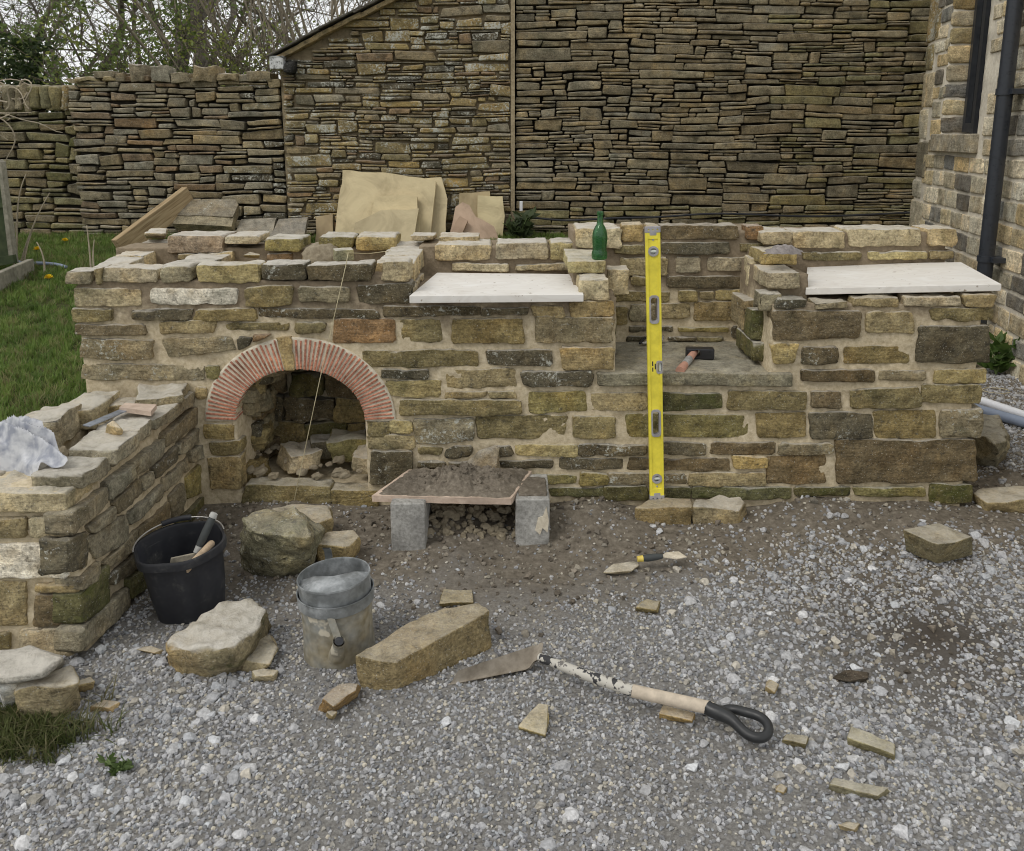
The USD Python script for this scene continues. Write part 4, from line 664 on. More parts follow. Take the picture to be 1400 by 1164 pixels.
GREY = [(.345, .345, .355), (.39, .39, .395), (.29, .29, .30), (.44, .44, .44), (.35, .345, .335), (.26, .26, .26), (.38, .36, .315), (.38, .395, .41), (.43, .40, .33), (.20, .20, .20)]
p_, r_ = spots(215000, 1, lambda x, y: (1 - .9 * soil_amount(x, y)) * sstep(6.2, 2.0, y) ** .5 * (.6 + .4 * sstep(.38, .52, meshkit.fbm(np.stack([x, y, 0 * x], -1) * 2.1 + 11, 4, 12))))
scatter('fine_gravel', 'fine grey limestone grit covering the yard', 'gravel', p_, r_.uniform(.003, .0085, len(p_)), GREY, 1, 10, sq=.6)
p_, r_ = spots(62000, 2, lambda x, y: (1 - .9 * soil_amount(x, y)) * (.10 + .9 * big_area(x, y)))
scatter('gravel', 'pale grey angular gravel lying over the grit', 'gravel', p_, r_.uniform(.006, .014, len(p_)), GREY[:8], 1, 30, sink=.1, flat=.4)
p_, r_ = spots(4400, 3, lambda x, y: (1 - .8 * soil_amount(x, y)) * (.05 + .8 * big_area(x, y)))
scatter('coarse_gravel', 'coarse pale limestone pieces among the gravel', 'gravel', p_, r_.uniform(.014, .026, len(p_)), [(.46, .46, .465), (.53, .53, .53), (.42, .42, .42), (.38, .38, .38), (.44, .41, .35), (.47, .48, .49)], 1, 50, sink=.08, flat=.25)
p_, r_ = spots(26000, 4, lambda x, y: .85 * soil_amount(x, y))
scatter('soil_crumbs', 'brown crumbs of soil and mortar along the foot of the stonework', 'soil', p_, np.abs(r_.normal(.004, .006, len(p_))) + .003, [(.17, .145, .115), (.23, .20, .16), (.13, .11, .085), (.33, .30, .24), (.26, .235, .19)], 0, 70)
# grass
mat('grass_blade', {'g': ('geometry', {}), 't': ('attribute', {'attribute': 'tint'}), 'n': ('noise_texture', {'scale': 2.2, 'detail': 4.0}), 'r': ('rgb_ramp', {'ramp': [(.3, (.65, .7, .6)), (.7, (1.3, 1.25, 1.2))]}), 'm': ('mix', {'mix_type': 'multiply', 'fac': 1.0}), 'p': ('principled_bsdf', {'roughness': .6, 'specular_ior_level': .25}), 'tr': ('translucent_bsdf', {}), 'mc': ('mix_closure', {'fac': .3})},
    [('g.position', 'n.vector'), ('n.fac', 'r.fac'), ('t.color', 'm.color1'), ('r.color', 'm.color2'), ('m.color', 'p.base_color'), ('m.color', 'tr.color'), ('p.BSDF', 'mc.closure1'), ('tr.BSDF', 'mc.closure2')], surface='mc.closure')
def tuft(seed, n=13, spread=.35, lean=.7, wd=.035):
    r = np.random.default_rng(seed); vs, fs = [], []
    for k in range(n):
        a, h, l = r.uniform(0, 6.28), r.uniform(.55, 1.1), r.uniform(.1, lean); b = r.uniform(0, 6.28); o = np.array([math.cos(b), math.sin(b), 0]) * r.uniform(0, spread)
        d, s = np.array([math.cos(a), math.sin(a), 0]), np.array([-math.sin(a), math.cos(a), 0]); v = []
        for t in (0, .4, .75): c = o + d * l * t * t + np.array([0, 0, h * t * (1 - .25 * t * l)]); v += [c - s * wd * (1 - t * .6), c + s * wd * (1 - t * .6)]
        v.append(o + d * l * 1.1 + np.array([0, 0, h * (1 - .3 * l)])); k0 = 7 * k; vs.append(np.array(v)); fs.append(np.array([[0, 1, 3], [0, 3, 2], [2, 3, 5], [2, 5, 4], [4, 5, 6]]) + k0)
    return np.vstack(vs), np.vstack(fs)
GT = [(.12, .195, .045), (.15, .225, .052), (.105, .17, .04), (.18, .23, .07), (.22, .21, .10), (.135, .21, .048)]
r_ = np.random.default_rng(5); n = 57000; x, y = r_.uniform(-6.8, 1.5, n), r_.uniform(2.35, 8.55, n); k = (lawn_mask(x, y) > .55) & (x > -.64 * y - 1.3) & ((x < -1.75) | (y > 6.2) | (r_.uniform(0, 1, n) < .25)) & ~((x > -1.9) & (y < 3.5)); x, y = x[k], y[k]
P = np.stack([x, y, 0 * x], -1); k = r_.uniform(0, 1, len(x)) < .45 + 1.1 * meshkit.noise(P * 1.6, 3); x, y = x[k], y[k]; P = P[k]
scatter('grass', 'rough green lawn left of the stonework', 'grass', np.stack([x, y, gz(x, y) - .005], 1), r_.uniform(.035, .075, len(x)) * (.7 + .8 * meshkit.noise(P * 1.1 + 7, 5)), None, 0, 6, material='grass_blade', protos=[(tuft(k), t) for k, t in enumerate(GT)], upright=True)
n = 330; a = atZ(34, 1012, .0); x, y = r_.normal(a[0] - .06, .10, n), r_.normal(a[1], .055, n)
scatter('grass_clump', 'tuft of long grass growing by the stones at the lower left', 'grass', np.stack([x, y, gz(x, y) - .005], 1), r_.uniform(.04, .085, n), None, 0, 8, material='grass_blade', protos=[(tuft(k + 20, lean=1.1, wd=.03), t) for k, t in enumerate([(.07, .09, .03), (.10, .115, .04), (.15, .14, .075), (.085, .10, .035)])], upright=True)
# ------------------------------------------------------------------ loose stones, from their outlines on the ground and their height
def hull_stone(name, label, base, top, h, kind, group=None, cat='stone', rough=.008, step=.022, dust=.6, z0=None, extra=(), wear=None, tint=None, cut=.012, lump=2.2):
    c = np.mean([atZ(*p, .0) for p in base], 0); g = float(gz(c[0], c[1])) if z0 is None else z0
    pts = [atZ(*p, g - .012) for p in base] + [atZ(*p, g + (h if np.ndim(h) == 0 else h[i])) for i, p in enumerate(top)] + [np.array(e) for e in extra]
    pts = np.array(pts); ctr = pts.mean(0); ctr[2] = g
    r = min(cut, .12 * (h if np.ndim(h) == 0 else max(h)))
    s = Manifold.sphere(r, 8); man = Manifold.batch_hull([s.translate(tuple((p - ctr) * (1 - r / max(np.linalg.norm(p - ctr), .02)))) for p in pts])
    SEED[0] += 1; v, f = roughen(man, step, rough, 26, SEED[0]); v = v + (np.stack([meshkit.noise(v * 14 + k * 9 + SEED[0], k) for k in range(3)], 1) - .5) * rough * lump
    t, w = stone_look(kind, R); x = thing(name, label, cat, ctr, group=group)
    put('body', (v, f), STONE, x, tint=tint or t, wear=wear or w, dust=dust, smooth=38)
    return x, ctr
def px_shape(v): return v
hull_stone('boulder', 'large rounded mossy boulder beside the black bucket', [(326, 775), (345, 788), (385, 792), (424, 782), (430, 765), (428, 745)], [(332, 712), (350, 700), (402, 697), (420, 712), (424, 735), (345, 725)], .23, 'lich', rough=.022, wear=(.5, .55, .5), dust=.2, tint=(.225, .215, .15), lump=.7, extra=[(-.98, 3.02, .12), (-.74, 3.06, .14)], cut=.008)
hull_stone('flat_rock', 'flat-topped brown rock behind the mossy boulder at the arch', [(385, 722), (425, 742), (452, 738), (452, 716)], [(365, 702), (400, 690), (448, 692), (452, 708), (425, 716)], .10, 'buff', rough=.012)
hull_stone('tan_block', 'tan squared stone block behind the watering can', [(432, 768), (436, 775), (474, 778), (492, 755)], [(434, 744), (446, 727), (484, 726), (490, 734), (476, 747)], .105, 'buff', rough=.006)
hull_stone('pale_boulder', 'big pale flat boulder with chalky top in front of the bucket', [(231, 905), (248, 925), (290, 932), (326, 925), (345, 900), (369, 862)], [(228, 882), (258, 853), (312, 822), (345, 819), (366, 836), (340, 872), (318, 888), (262, 892)], .115, 'grey', rough=.017, dust=1.0, step=.015, wear=(.3, .3, .5), cut=.016, lump=1.2)
hull_stone('yellow_flake', 'thin cream yellow stone flake leaning on the pale boulder', [(330, 920), (358, 916), (374, 900), (376, 880)], [(337, 902), (356, 872), (370, 868), (380, 886), (366, 908)], .035, 'cream', rough=.006, step=.015)
hull_stone('yellow_chunk', 'small cream stone chunk in front of the yellow flake', [(347, 934), (376, 934), (381, 922), (352, 918)], [(346, 918), (360, 914), (380, 918), (374, 924), (350, 925)], .028, 'cream', rough=.005, step=.015)
hull_stone('long_stone', 'long squared tan stone beside the watering can', [(492, 948), (541, 951), (600, 926), (671, 886), (660, 868)], [(487, 897), (540, 907), (600, 873), (668, 836), (655, 826), (604, 832), (560, 850)], .112, 'buff', rough=.005, tint=(.26, .21, .12), wear=(.2, .25, .15), dust=.35, cut=.005)
hull_stone('flat_offcut', 'flat grey-brown offcut lying behind the long tan stone', [(601, 832), (648, 830), (646, 810), (604, 808)], [(601, 826), (647, 824), (645, 807), (606, 806)], .02, 'olive', rough=.004, step=.015, dust=.4)
hull_stone('brown_wedge', 'brown wedge of stone at the end of the long tan stone', [(434, 975), (450, 978), (488, 955), (491, 940)], [(440, 957), (462, 940), (490, 936), (487, 945), (455, 966)], .05, 'buff', rough=.007, step=.015, tint=(.24, .165, .08))
hull_stone('pebble', 'small tan pebble tucked below the brown wedge', [(446, 982), (458, 984), (462, 974), (450, 970)], [(448, 974), (455, 972), (461, 974), (455, 979)], .025, 'buff', rough=.004, step=.012)
hull_stone('triangular_flake', 'triangular yellow stone flake lying on the fine gravel in front of the shovel', [(709, 1000), (746, 1012), (750, 980)], [(709, 994), (716, 983), (738, 962), (749, 964), (745, 984), (746, 1005)], .022, 'yellow', rough=.004, step=.014, tint=(.43, .36, .19), cut=.003)
hull_stone('tan_offcut', 'small tan oblong offcut lying under the shovel handle', [(901, 985), (948, 992), (951, 980), (905, 972)], [(901, 976), (906, 965), (950, 976), (946, 987)], .022, 'yellow', rough=.003, step=.014, tint=(.40, .29, .13), cut=.004)
hull_stone('olive_bar', 'olive stone bar with pale chisel marks, right of the shovel grip', [(1156, 1020), (1222, 1040), (1226, 1022), (1165, 1002)], [(1156, 1007), (1162, 994), (1225, 1018), (1223, 1032)], .035, 'olive', rough=.005, step=.016, tint=(.27, .245, .14), cut=.005)
hull_stone('grey_bar', 'long greenish stone bar nearest the lower right edge of the gravel', [(1135, 1082), (1200, 1095), (1216, 1085), (1140, 1070)], [(1135, 1072), (1140, 1064), (1214, 1078), (1202, 1088)], .03, 'olive', rough=.005, step=.016, tint=(.30, .28, .19), cut=.005)
hull_stone('olive_stub', 'short olive stub of stone beside the black shovel grip', [(1070, 1018), (1102, 1025), (1107, 1012), (1075, 1005)], [(1071, 1010), (1076, 1003), (1106, 1008), (1103, 1018)], .025, 'olive', rough=.005, step=.014)
hull_stone('cream_chip', 'cream knobbly stone at the bottom right on the gravel', [(1143, 1134), (1172, 1138), (1176, 1124), (1148, 1120)], [(1145, 1125), (1160, 1119), (1174, 1123), (1168, 1131)], .022, 'cream', rough=.008, step=.014)
hull_stone('brown_pebble', 'small ochre pebble on the gravel below the shovel grip', [(1060, 1086), (1073, 1088), (1075, 1076), (1062, 1074)], [(1061, 1080), (1067, 1072), (1074, 1076), (1070, 1083)], .016, 'buff', rough=.004, step=.012)
hull_stone('dark_flake', 'flat dark brown flake on the gravel near the patch of black soil', [(1138, 930), (1185, 935), (1188, 922), (1150, 916)], [(1140, 926), (1155, 918), (1184, 920), (1186, 928), (1160, 932)], .016, 'dbrown', rough=.005, step=.016, dust=0, tint=(.085, .07, .055))
hull_stone('brown_lump', 'brown lump of stone among the coarse gravel beyond the shovel handle', [(1047, 950), (1062, 952), (1066, 938), (1050, 932)], [(1048, 940), (1056, 930), (1065, 936), (1058, 947)], .028, 'buff', rough=.005, step=.014)
hull_stone('buff_stone', 'small buff stone on the earth in front of the level', [(868, 838), (900, 838), (903, 825), (874, 822)], [(870, 830), (884, 818), (902, 823), (896, 834)], .026, 'olive', rough=.006, step=.015, dust=.5)
hull_stone('hewn_block', 'squared olive stone block alone on the gravel at the right', [(1238, 752), (1282, 770), (1329, 758), (1328, 735)], [(1236, 724), (1282, 715), (1329, 735), (1283, 745)], .085, 'olive', rough=.004, tint=(.215, .19, .12), cut=.005, wear=(.15, .15, .2))
hull_stone('edge_slab', 'thick tan slab at the right edge of the picture', [(1331, 690), (1345, 703), (1420, 704), (1425, 680)], [(1330, 676), (1345, 668), (1400, 664), (1425, 668), (1420, 684), (1348, 688)], .06, 'buff', rough=.007, dust=.7)
hull_stone('tan_footing_stone', 'tan stone directly under the foot of the yellow level', [(869, 720), (945, 718), (944, 705)], [(869, 694), (884, 684), (945, 683), (945, 694)], .075, 'yellow', rough=.007, tint=(.28, .215, .11), dust=.4)
hull_stone('pale_footing_stone', 'chunky tan stone with a whitish top, right of the level foot', [(946, 718), (1012, 720), (1019, 706)], [(946, 693), (950, 683), (1014, 681), (1019, 688), (1010, 696)], .075, 'buff', rough=.009, dust=.8, tint=(.32, .265, .165))
hull_stone('corner_rock', 'dark weathered rock against the right end of the kitchen', [(1334, 636), (1360, 642), (1372, 628), (1374, 600)], [(1334, 590), (1336, 566), (1366, 568), (1372, 600), (1362, 606)], .20, 'lich', rough=.014, wear=(.4, .5, .3), dust=.5)
hull_stone('pale_flat_stone', 'flat pale stone lying in front of the black-handled trowel', [(828, 786), (858, 786), (874, 776), (870, 768)], [(826, 782), (838, 772), (862, 768), (874, 773), (862, 782)], .02, 'gcream', rough=.005, step=.014, dust=.6)
hull_stone('dark_top_slab', 'pale grey slab topmost at the lower left edge', [(-20, 925), (50, 930), (84, 905)], [(-25, 892), (40, 883), (82, 899), (58, 918), (10, 926), (-25, 925)], (.20, .20, .20, .185, .18, .18), 'grey', rough=.005, dust=.9, tint=(.33, .32, .30))
hull_stone('broken_block', 'broken tan and grey block standing in the grass at the lower left', [(24, 985), (66, 998), (104, 965), (100, 950)], [(24, 940), (40, 925), (96, 908), (104, 930), (64, 930)], .14, 'gcream', rough=.008, dust=.8, tint=(.34, .29, .19))
hull_stone('white_block', 'white faced block below the slab at the left edge', [(4, 975), (26, 972), (45, 930), (6, 935)], [(4, 938), (24, 934), (50, 922), (10, 924)], .13, 'white', rough=.005, dust=.3, tint=(.55, .56, .57))
hull_stone('tan_cube', 'little tan stone beside the broken block at the lower left', [(104, 948), (127, 946), (126, 934)], [(104, 932), (122, 925), (127, 930), (108, 935)], .05, 'buff', rough=.004, step=.014)
hull_stone('pale_sliver', 'long thin pale sliver of stone left of the pale boulder', [(185, 892), (222, 898), (224, 890), (190, 887)], [(186, 889), (205, 884), (222, 889), (210, 893)], .012, 'cream', rough=.003, step=.012)
hull_stone('orange_stone', 'stone with an orange face among the gravel at the lower left', [(123, 978), (160, 978), (166, 962), (128, 965)], [(123, 966), (140, 957), (164, 960), (150, 968)], .022, 'gcream', rough=.005, step=.014, tint=(.45, .33, .18))
# two concrete blocks, a tile used as mortar board, a heap of mortar
speckle('concrete', [(.3, (.20, .195, .18)), (.5, (.31, .305, .285)), (.7, (.42, .41, .39))], 70, .9, .004)
speckle('fresh_mortar', [(.3, (.105, .088, .067)), (.55, (.17, .145, .113)), (.75, (.26, .23, .185))], 60, .85, .008)
speckle('ceramic_side', [(.3, (.42, .32, .25)), (.7, (.58, .47, .38))], 40, .8, .002)
for lab, a, b, yb in (('grey concrete block under the left end of the mortar board', (536, 748), (581, 752), 3.39), ('grey concrete block with white smear under the right end of the mortar board', (705, 742), (751, 745), 3.42)):
    A, B = atZ(*a, .03), atZ(*b, .03); d = B - A; w = np.linalg.norm(d[:2]); x = thing('concrete_block', lab, 'concrete block', (A + B) / 2, group='concrete blocks under the mortar board')
    v, f = roughen(rbox(w, yb - A[1], .215, .006, (0, (yb - A[1]) / 2, .085)), .02, .003, 60, 5)
    ob = put('block', (v, f), MATS['concrete'], x, smooth=38)
    if 'white' in lab:
        pl = [(.0, .06), (.012, .115), (.03, .12), (.045, .16), (.055, .10), (.050, .05), (.03, .07), (.02, .04)]; pl = [(w / 2 - .058 + a_, b_) for a_, b_ in pl][::-1]; put('white_smear', mv(Manifold.extrude(CrossSection([pl]), .003).rotate((90, 0, 0)).translate((0, -.0005, 0))), MATS['pale_lime'], x, smooth=False)
        v, f = roughen(rbox(w - .02, .18, .016, .006, (0, .12, .193)), .015, .008, 40, 9); put('mortar_scrap', (v, f), MATS['fresh_mortar'], x)
bp = [atZ(508.5, 678, .232), atZ(699, 682, .232), atZ(727, 644, .232), atZ(559, 642, .232)]; bp = [np.array(p) for p in bp]
bc = np.mean(bp, 0); board = thing('mortar_board', 'square tile serving as mortar board on two concrete blocks', 'board', bc)
v, f = roughen(Manifold.hull_points(np.array([p - bc + [0, 0, dz] for p in bp for dz in (0, -.026)])), .03, .003, 30, 2); put('tile', (v, f), MATS['ceramic_side'], board, smooth=38)
gx, gy = np.meshgrid(np.linspace(0, 1, 120), np.linspace(0, 1, 120), indexing='ij')
q = ((1 - gx) * (1 - gy))[..., None] * bp[0] + (gx * (1 - gy))[..., None] * bp[1] + (gx * gy)[..., None] * bp[2] + ((1 - gx) * gy)[..., None] * bp[3] - bc
n = meshkit.fbm(q * 22 + 4, 4, 3); hgt = .058 * np.exp(-(((gx - .52) / .27) ** 2 + ((gy - .55) / .28) ** 2)) * (.45 + 1.1 * n) + .03 * (n - .34) + .07 * (np.clip(meshkit.fbm(q * 70 + 1, 3, 5) - .48, 0, 1)) * np.exp(-(((gx - .5) / .45) ** 2 + ((gy - .5) / .4) ** 2))
edge = sstep(0, .07, gx) * sstep(1, .93, gx) * sstep(0, .10, gy) * sstep(1, .96, gy); q[..., 2] += np.where(edge > 0, hgt * edge, 0) - .004 * (1 - edge)
k = np.arange(14400).reshape(120, 120); mm = thing('mortar_heap', 'heap of wet brown mortar spread on the board', 'mortar', bc + [0, 0, .002])
put('heap', (q.reshape(-1, 3), np.stack([k[:-1, :-1], k[1:, :-1], k[1:, 1:], k[:-1, 1:]], -1).reshape(-1, 4)), MATS['fresh_mortar'], mm)
vs = []
for n_ in range(170):
    i_, j_ = int(np.clip(R.gauss(62, 24), 4, 115)), int(np.clip(R.gauss(66, 22), 4, 115)); s = abs(R.gauss(0, .006)) + .003; c_, f_ = chip(n_ + 500, 1, .8); vs.append((c_ * s + q[i_, j_], f_))
put('crumbs', join(vs), MATS['fresh_mortar'], mm, smooth=False, kind='stuff')
hull_stone('wedge_stone', 'wedge-shaped stone standing at the back of the mortar board', [(638, 652), (676, 653), (681, 648), (648, 648)], [(640, 630), (655, 617), (678, 609), (683, 611)], (.035, .08, .105, .10), 'gcream', rough=.006, z0=.233, step=.015, tint=(.24, .205, .15), cut=.004)
v, fs_ = [], []
for k in range(150):
    s = R.uniform(.008, .028); c, f0 = chip(k, 1, .75); p = atZ(R.uniform(588, 712), R.uniform(716, 752), .0); v.append((c * s + [p[0], p[1] + .03, float(gz(p[0], p[1])) + s * .35 + .04 * sstep(3.15, 3.4, p[1])], f0))
rub = put('rubble', join(v), MATS['buff_rubble'], None, smooth=False, kind='stuff', label='pale mortar rubble heaped between the concrete blocks', cat='rubble')
# ------------------------------------------------------------------ worktops
mat('pale_slab', {'g': ('geometry', {}), 'mp': ('mapping', {'scale': (2.4, 3.4, 3.0), 'rotation': (0, 0, .5)}), 'n': ('noise_texture', {'scale': 1.3, 'detail': 5.0, 'roughness': .55, 'distortion': 1.6}), 'r': ('rgb_ramp', {'ramp': [(.3, (.62, .59, .54)), (.46, (.72, .70, .66)), (.52, (.67, .645, .60)), (.7, (.76, .75, .72))]}), 'n2': ('noise_texture', {'scale': 48.0, 'detail': 5.0}), 'f2': ('map_range', {'from_min': .66, 'from_max': .74, 'clamp': True}), 'm': ('mix', {'color2': (.25, .20, .15)}),
    'p': ('principled_bsdf', {'roughness': .5, 'specular_ior_level': .35})}, [('g.position', 'mp.vector'), ('mp.vector', 'n.vector'), ('n.fac', 'r.fac'), ('g.position', 'n2.vector'), ('n2.fac', 'f2.value'), ('f2.result', 'm.fac'), ('r.color', 'm.color1'), ('m.color', 'p.base_color')])
for lab, z, q4, th_ in (('pale sandstone worktop slab between the oven end and the bottle', 1.008, [(560, 404.5), (797.5, 402.5), (790.5, 375), (597.5, 373)], .032), ('pale sandstone worktop slab overhanging the right end of the kitchen', 1.012, [(1102, 394), (1369, 388.5), (1314, 358.5), (1104, 362.5)], .03)):
    P = [atZ(*p, z + (.033 if p[0] > 1200 else 0)) for p in q4]; c = np.mean(P, 0); s = Manifold.sphere(.003, 8); x = thing('worktop_slab', lab, 'worktop', c, group='pale worktop slabs')
    v, f = mv(Manifold.batch_hull([s.translate(tuple((p - c) * .995 + [0, 0, dz])) for p in P for dz in (-.003, -th_ + .003)])); put('slab', (v, f), MATS['pale_slab'], x, smooth=30)
# ------------------------------------------------------------------ bottle
mat('green_glass', {'f': ('fresnel', {'IOR': 1.5}), 'ff': ('math', {'math_type': 'multiply_add', 'value2': .85, 'value3': .03}), 't': ('transparent_bsdf', {'color': (.34, .62, .36)}), 'p': ('glossy_bsdf', {'roughness': .06, 'color': (.8, .9, .8)}), 'd': ('diffuse_bsdf', {'color': (.02, .10, .03)}), 'md': ('mix_closure', {'fac': .22}), 'm': ('mix_closure', {}), 'g': ('geometry', {}), 'n': ('noise_texture', {'scale': 110.0, 'detail': 3.0}), 'b': ('bump', {'strength': .7, 'distance': .003})}, [('g.position', 'n.vector'), ('n.fac', 'b.height'), ('b.normal', 'p.normal'), ('b.normal', 'f.normal'), ('f.fac', 'ff.value1'), ('ff.value', 'm.fac'), ('t.BSDF', 'md.closure1'), ('d.BSDF', 'md.closure2'), ('md.closure', 'm.closure1'), ('p.BSDF', 'm.closure2')], surface='m.closure')
bt = atZ(820.5, 356.5, 1.118); bot = thing('bottle', 'empty green glass bottle standing on the stone pier', 'bottle', bt + [0, .035, .002])
o_ = [(.030, 0), (.0335, .004), (.0345, .018), (.0335, .030), (.0305, .040), (.0305, .05), (.0325, .075), (.0335, .095), (.0325, .11), (.029, .126), (.022, .142), (.0155, .152), (.0135, .165), (.0125, .188), (.0125, .192), (.0145, .194), (.0145, .207), (.013, .209)]
put('glass', lathe([(0, .0)] + o_ + [(.009, .209), (.009, .165), (.011, .15), (.02, .135), (.028, .11), (.028, .03), (.027, .008), (0, .006)], 40), MATS['green_glass'], bot)
# ------------------------------------------------------------------ spirit level
plain('level_yellow', (.72, .62, .06), .5, .35, var=.18, scale=14); plain('level_grey', (.30, .29, .30), .5, .3); plain('bubble_glass', (.62, .66, .60), .15, .6, var=.1); plain('print_black', (.03, .03, .03), .6)
l0, l1 = atY(898, 682.5, 3.395), atY(892, 310, 3.452); ax = (l1 - l0); LL = np.linalg.norm(ax); ax = ax / LL
yaw_x = np.array([1, 0, 0]) - ax * ax[0]; yaw_x /= np.linalg.norm(yaw_x); dn = np.cross(ax, yaw_x); LM = np.stack([yaw_x, dn, ax], 1)     # local x right, y away, z up
lev = thing('spirit_level', 'long yellow spirit level leaning upright against the niche', 'spirit level', l0)
def lv(m): v, f = mv(m) if hasattr(m, 'to_mesh') else m; return v @ LM.T, f
def slot(w, h, d, r): return Manifold.batch_hull([Manifold.cylinder(d, r, r, 20).rotate((90, 0, 0)).translate((sx * (w / 2 - r), d / 2, sz * (h / 2 - r))) for sx in (-1, 1) for sz in (-1, 1)])
def zof(y): return LL * (682.5 - y) / 372.5
holes = [419, 574]; vials = [342, 652]
bd = rbox(.0605, .026, LL - .02, .003, (0, 0, LL / 2))
bd = bd - Manifold.cube((.040, .008, LL - .10), True).translate((0, -.014, LL / 2)) - Manifold.cube((.040, .008, LL - .10), True).translate((0, .014, LL / 2))
for y in holes: bd = bd - slot(.040, .118, .1, .014).translate((0, 0, zof(y)))
for y in vials: bd = bd - Manifold.cylinder(.1, .021, .021, 28, True).rotate((90, 0, 0)).translate((0, 0, zof(y)))
bd = bd - slot(.026, .054, .1, .008).translate((.024, 0, zof(497)))
put('body', lv(bd), MATS['level_yellow'], lev, smooth=30)
for y in holes:
    g = (slot(.041, .120, .028, .015) - slot(.027, .10, .1, .010)).translate((0, 0, zof(y))); put('hand_hole', lv(g), MATS['level_grey'], lev, smooth=30)
for y in vials:
    g = (Manifold.cylinder(.030, .0215, .0215, 32, True) - Manifold.cylinder(.1, .013, .013, 28, True)).rotate((90, 0, 0)).translate((0, 0, zof(y))); gp = put('vial_ring', lv(g), MATS['level_grey'], lev, smooth=30)
    put('vial', lv(Manifold.cylinder(.026, .0065, .0065, 20, True).rotate((0, 90, 0)).translate((0, -.006, zof(y)))), MATS['bubble_glass'], gp, smooth=30)
    put('vial_backing', lv(Manifold.cylinder(.004, .013, .013, 24, True).rotate((90, 0, 0)).translate((0, .004, zof(y)))), MATS['bubble_glass'], gp, smooth=30)
g = (slot(.028, .056, .027, .009) - slot(.018, .040, .1, .006)).translate((.019, 0, zof(497))); gp = put('vial_frame', lv(g ^ Manifold.cube((.2, .2, 3), True).translate((-.0697, 0, 0))), MATS['level_grey'], lev, smooth=30)
put('vial', lv(Manifold.cylinder(.038, .006, .006, 20, True).translate((.022, 0, zof(497)))), MATS['bubble_glass'], gp, smooth=30)
for z, s in ((.008, 1), (LL - .012, -1)):
    c = rbox(.063, .029, .026, .003, (0, 0, z)) + rbox(.034, .0285, .03, .006, (0, 0, z + s * .012))
    for x in (-.018, 0, .018): c = c - Manifold.cylinder(.02, .003, .003, 12, True).rotate((90, 0, 0)).translate((x, -.014, z))
    put('end_cap', lv(c), MATS['level_grey'], lev, smooth=30)
put('rivet', lv(Manifold.cylinder(.003, .004, .004, 12, True).rotate((90, 0, 0)).translate((0, -.0105, zof(327)))), MATS['level_grey'], lev, smooth=30)
put('rivet', lv(Manifold.cylinder(.003, .004, .004, 12, True).rotate((90, 0, 0)).translate((0, -.0105, zof(663)))), MATS['level_grey'], lev, smooth=30)
pm = Manifold.compose([rbox(.005, .0008, h, .0003, (x, -.0101, zof(y))) for x, y, h in ((-.010, 492, .020), (-.010, 500, .018), (.001, 496, .024))]); put('print', lv(pm), MATS['print_black'], lev, smooth=False)
# ------------------------------------------------------------------ club hammer on the ledge
plain('black_steel', (.022, .022, .024), .4, .5, metallic=.3, var=.3); plain('salmon_grip', (.46, .25, .18), .6, .3, var=.2); plain('worn_wood', (.46, .35, .24), .7, .2, var=.25, scale=40)
hm = atZ(953, 492, .662); ham = thing('club_hammer', 'club hammer with dark head and salmon pink handle lying on the niche ledge', 'hammer', hm + [0, .02, .03])
hr = rotm((0, 0, 1), -.10); hd = rbox(.125, .05, .05, .006, (.015, .0, -.004)) - Manifold.cylinder(.1, .016, .016, 16, True).rotate((90, 0, 0)); v, f = mv(hd); put('head', (v @ hr.T, f), MATS['black_steel'], ham, smooth=30)
e1 = atY(929.5, 507.5, hm[1] - .20) - (hm + [0, .02, .03]); e0 = np.array([0, .02, 0.0]); put('handle', tube([e0 + (e1 - e0) * t for t in (0, .25, .3, .75, .8, 1.0)], [.015, .016, .0165, .0165, .019, .0195], 20), MATS['salmon_grip'], ham, smooth=50)
d = (e1 - e0); put('grip_band', tube([e0 + d * .42, e0 + d * .70], .0172, 20), MATS['concrete'], ham, smooth=50)
# metal bits behind the level
mt = thing('pliers', 'small silver and black pliers lying on the ledge behind the level', 'pliers', atZ(893, 470, .668)); plain('bright_metal', (.62, .62, .62), .3, .5, metallic=.9)
put('jaws', join([tube([(-.055, -.02, .006), (-.01, .01, .008), (.05, .03, .012)], [.006, .009, .007], 8), tube([(-.06, -.012, .006), (0, .0, .01), (.055, .045, .02)], [.004, .008, .01], 8)]), MATS['bright_metal'], mt); put('handle', tube([(-.07, -.035, .01), (-.05, .0, .02), (-.02, .03, .03)], .006, 8), MATS['black_steel'], mt)
# ------------------------------------------------------------------ rag on the right pier, block holding the string line, string
speckle('grey_cloth', [(.3, (.15, .135, .13)), (.7, (.27, .245, .235))], 60, .95, .002)
u, w = np.meshgrid(np.linspace(-1, 1, 34), np.linspace(-1, 1, 24), indexing='ij'); P = np.stack([u * 2.2, w * 2.2, 0 * u], -1)
zz = .026 * np.exp(-(u ** 2 * .9 + w ** 2 * 1.1)) + .028 * np.abs(meshkit.noise(P * 1.0 + 3, 2) - .5) + .011 * np.sin(u * 6 + w * 4 + 3 * meshkit.noise(P * .7, 4)) ** 2; rr = 1 + .25 * (meshkit.noise(P * 1.2, 8) - .5)
rg = np.stack([u * .075 * rr + .012 * w, w * .055 * rr, zz * (1 - .8 * np.maximum(np.abs(u), np.abs(w)) ** 3) + .004], -1); k = np.arange(34 * 24).reshape(34, 24); fq = np.stack([k[:-1, :-1], k[1:, :-1], k[1:, 1:], k[:-1, 1:]], -1).reshape(-1, 4)
rag = thing('rag', 'crumpled grey cloth rag on the right-hand stone pier', 'cloth', atZ(1074, 349, 1.146) + [0, .03, 0], (0, 0, -8)); put('cloth', (rg.reshape(-1, 3), fq), MATS['grey_cloth'], rag)
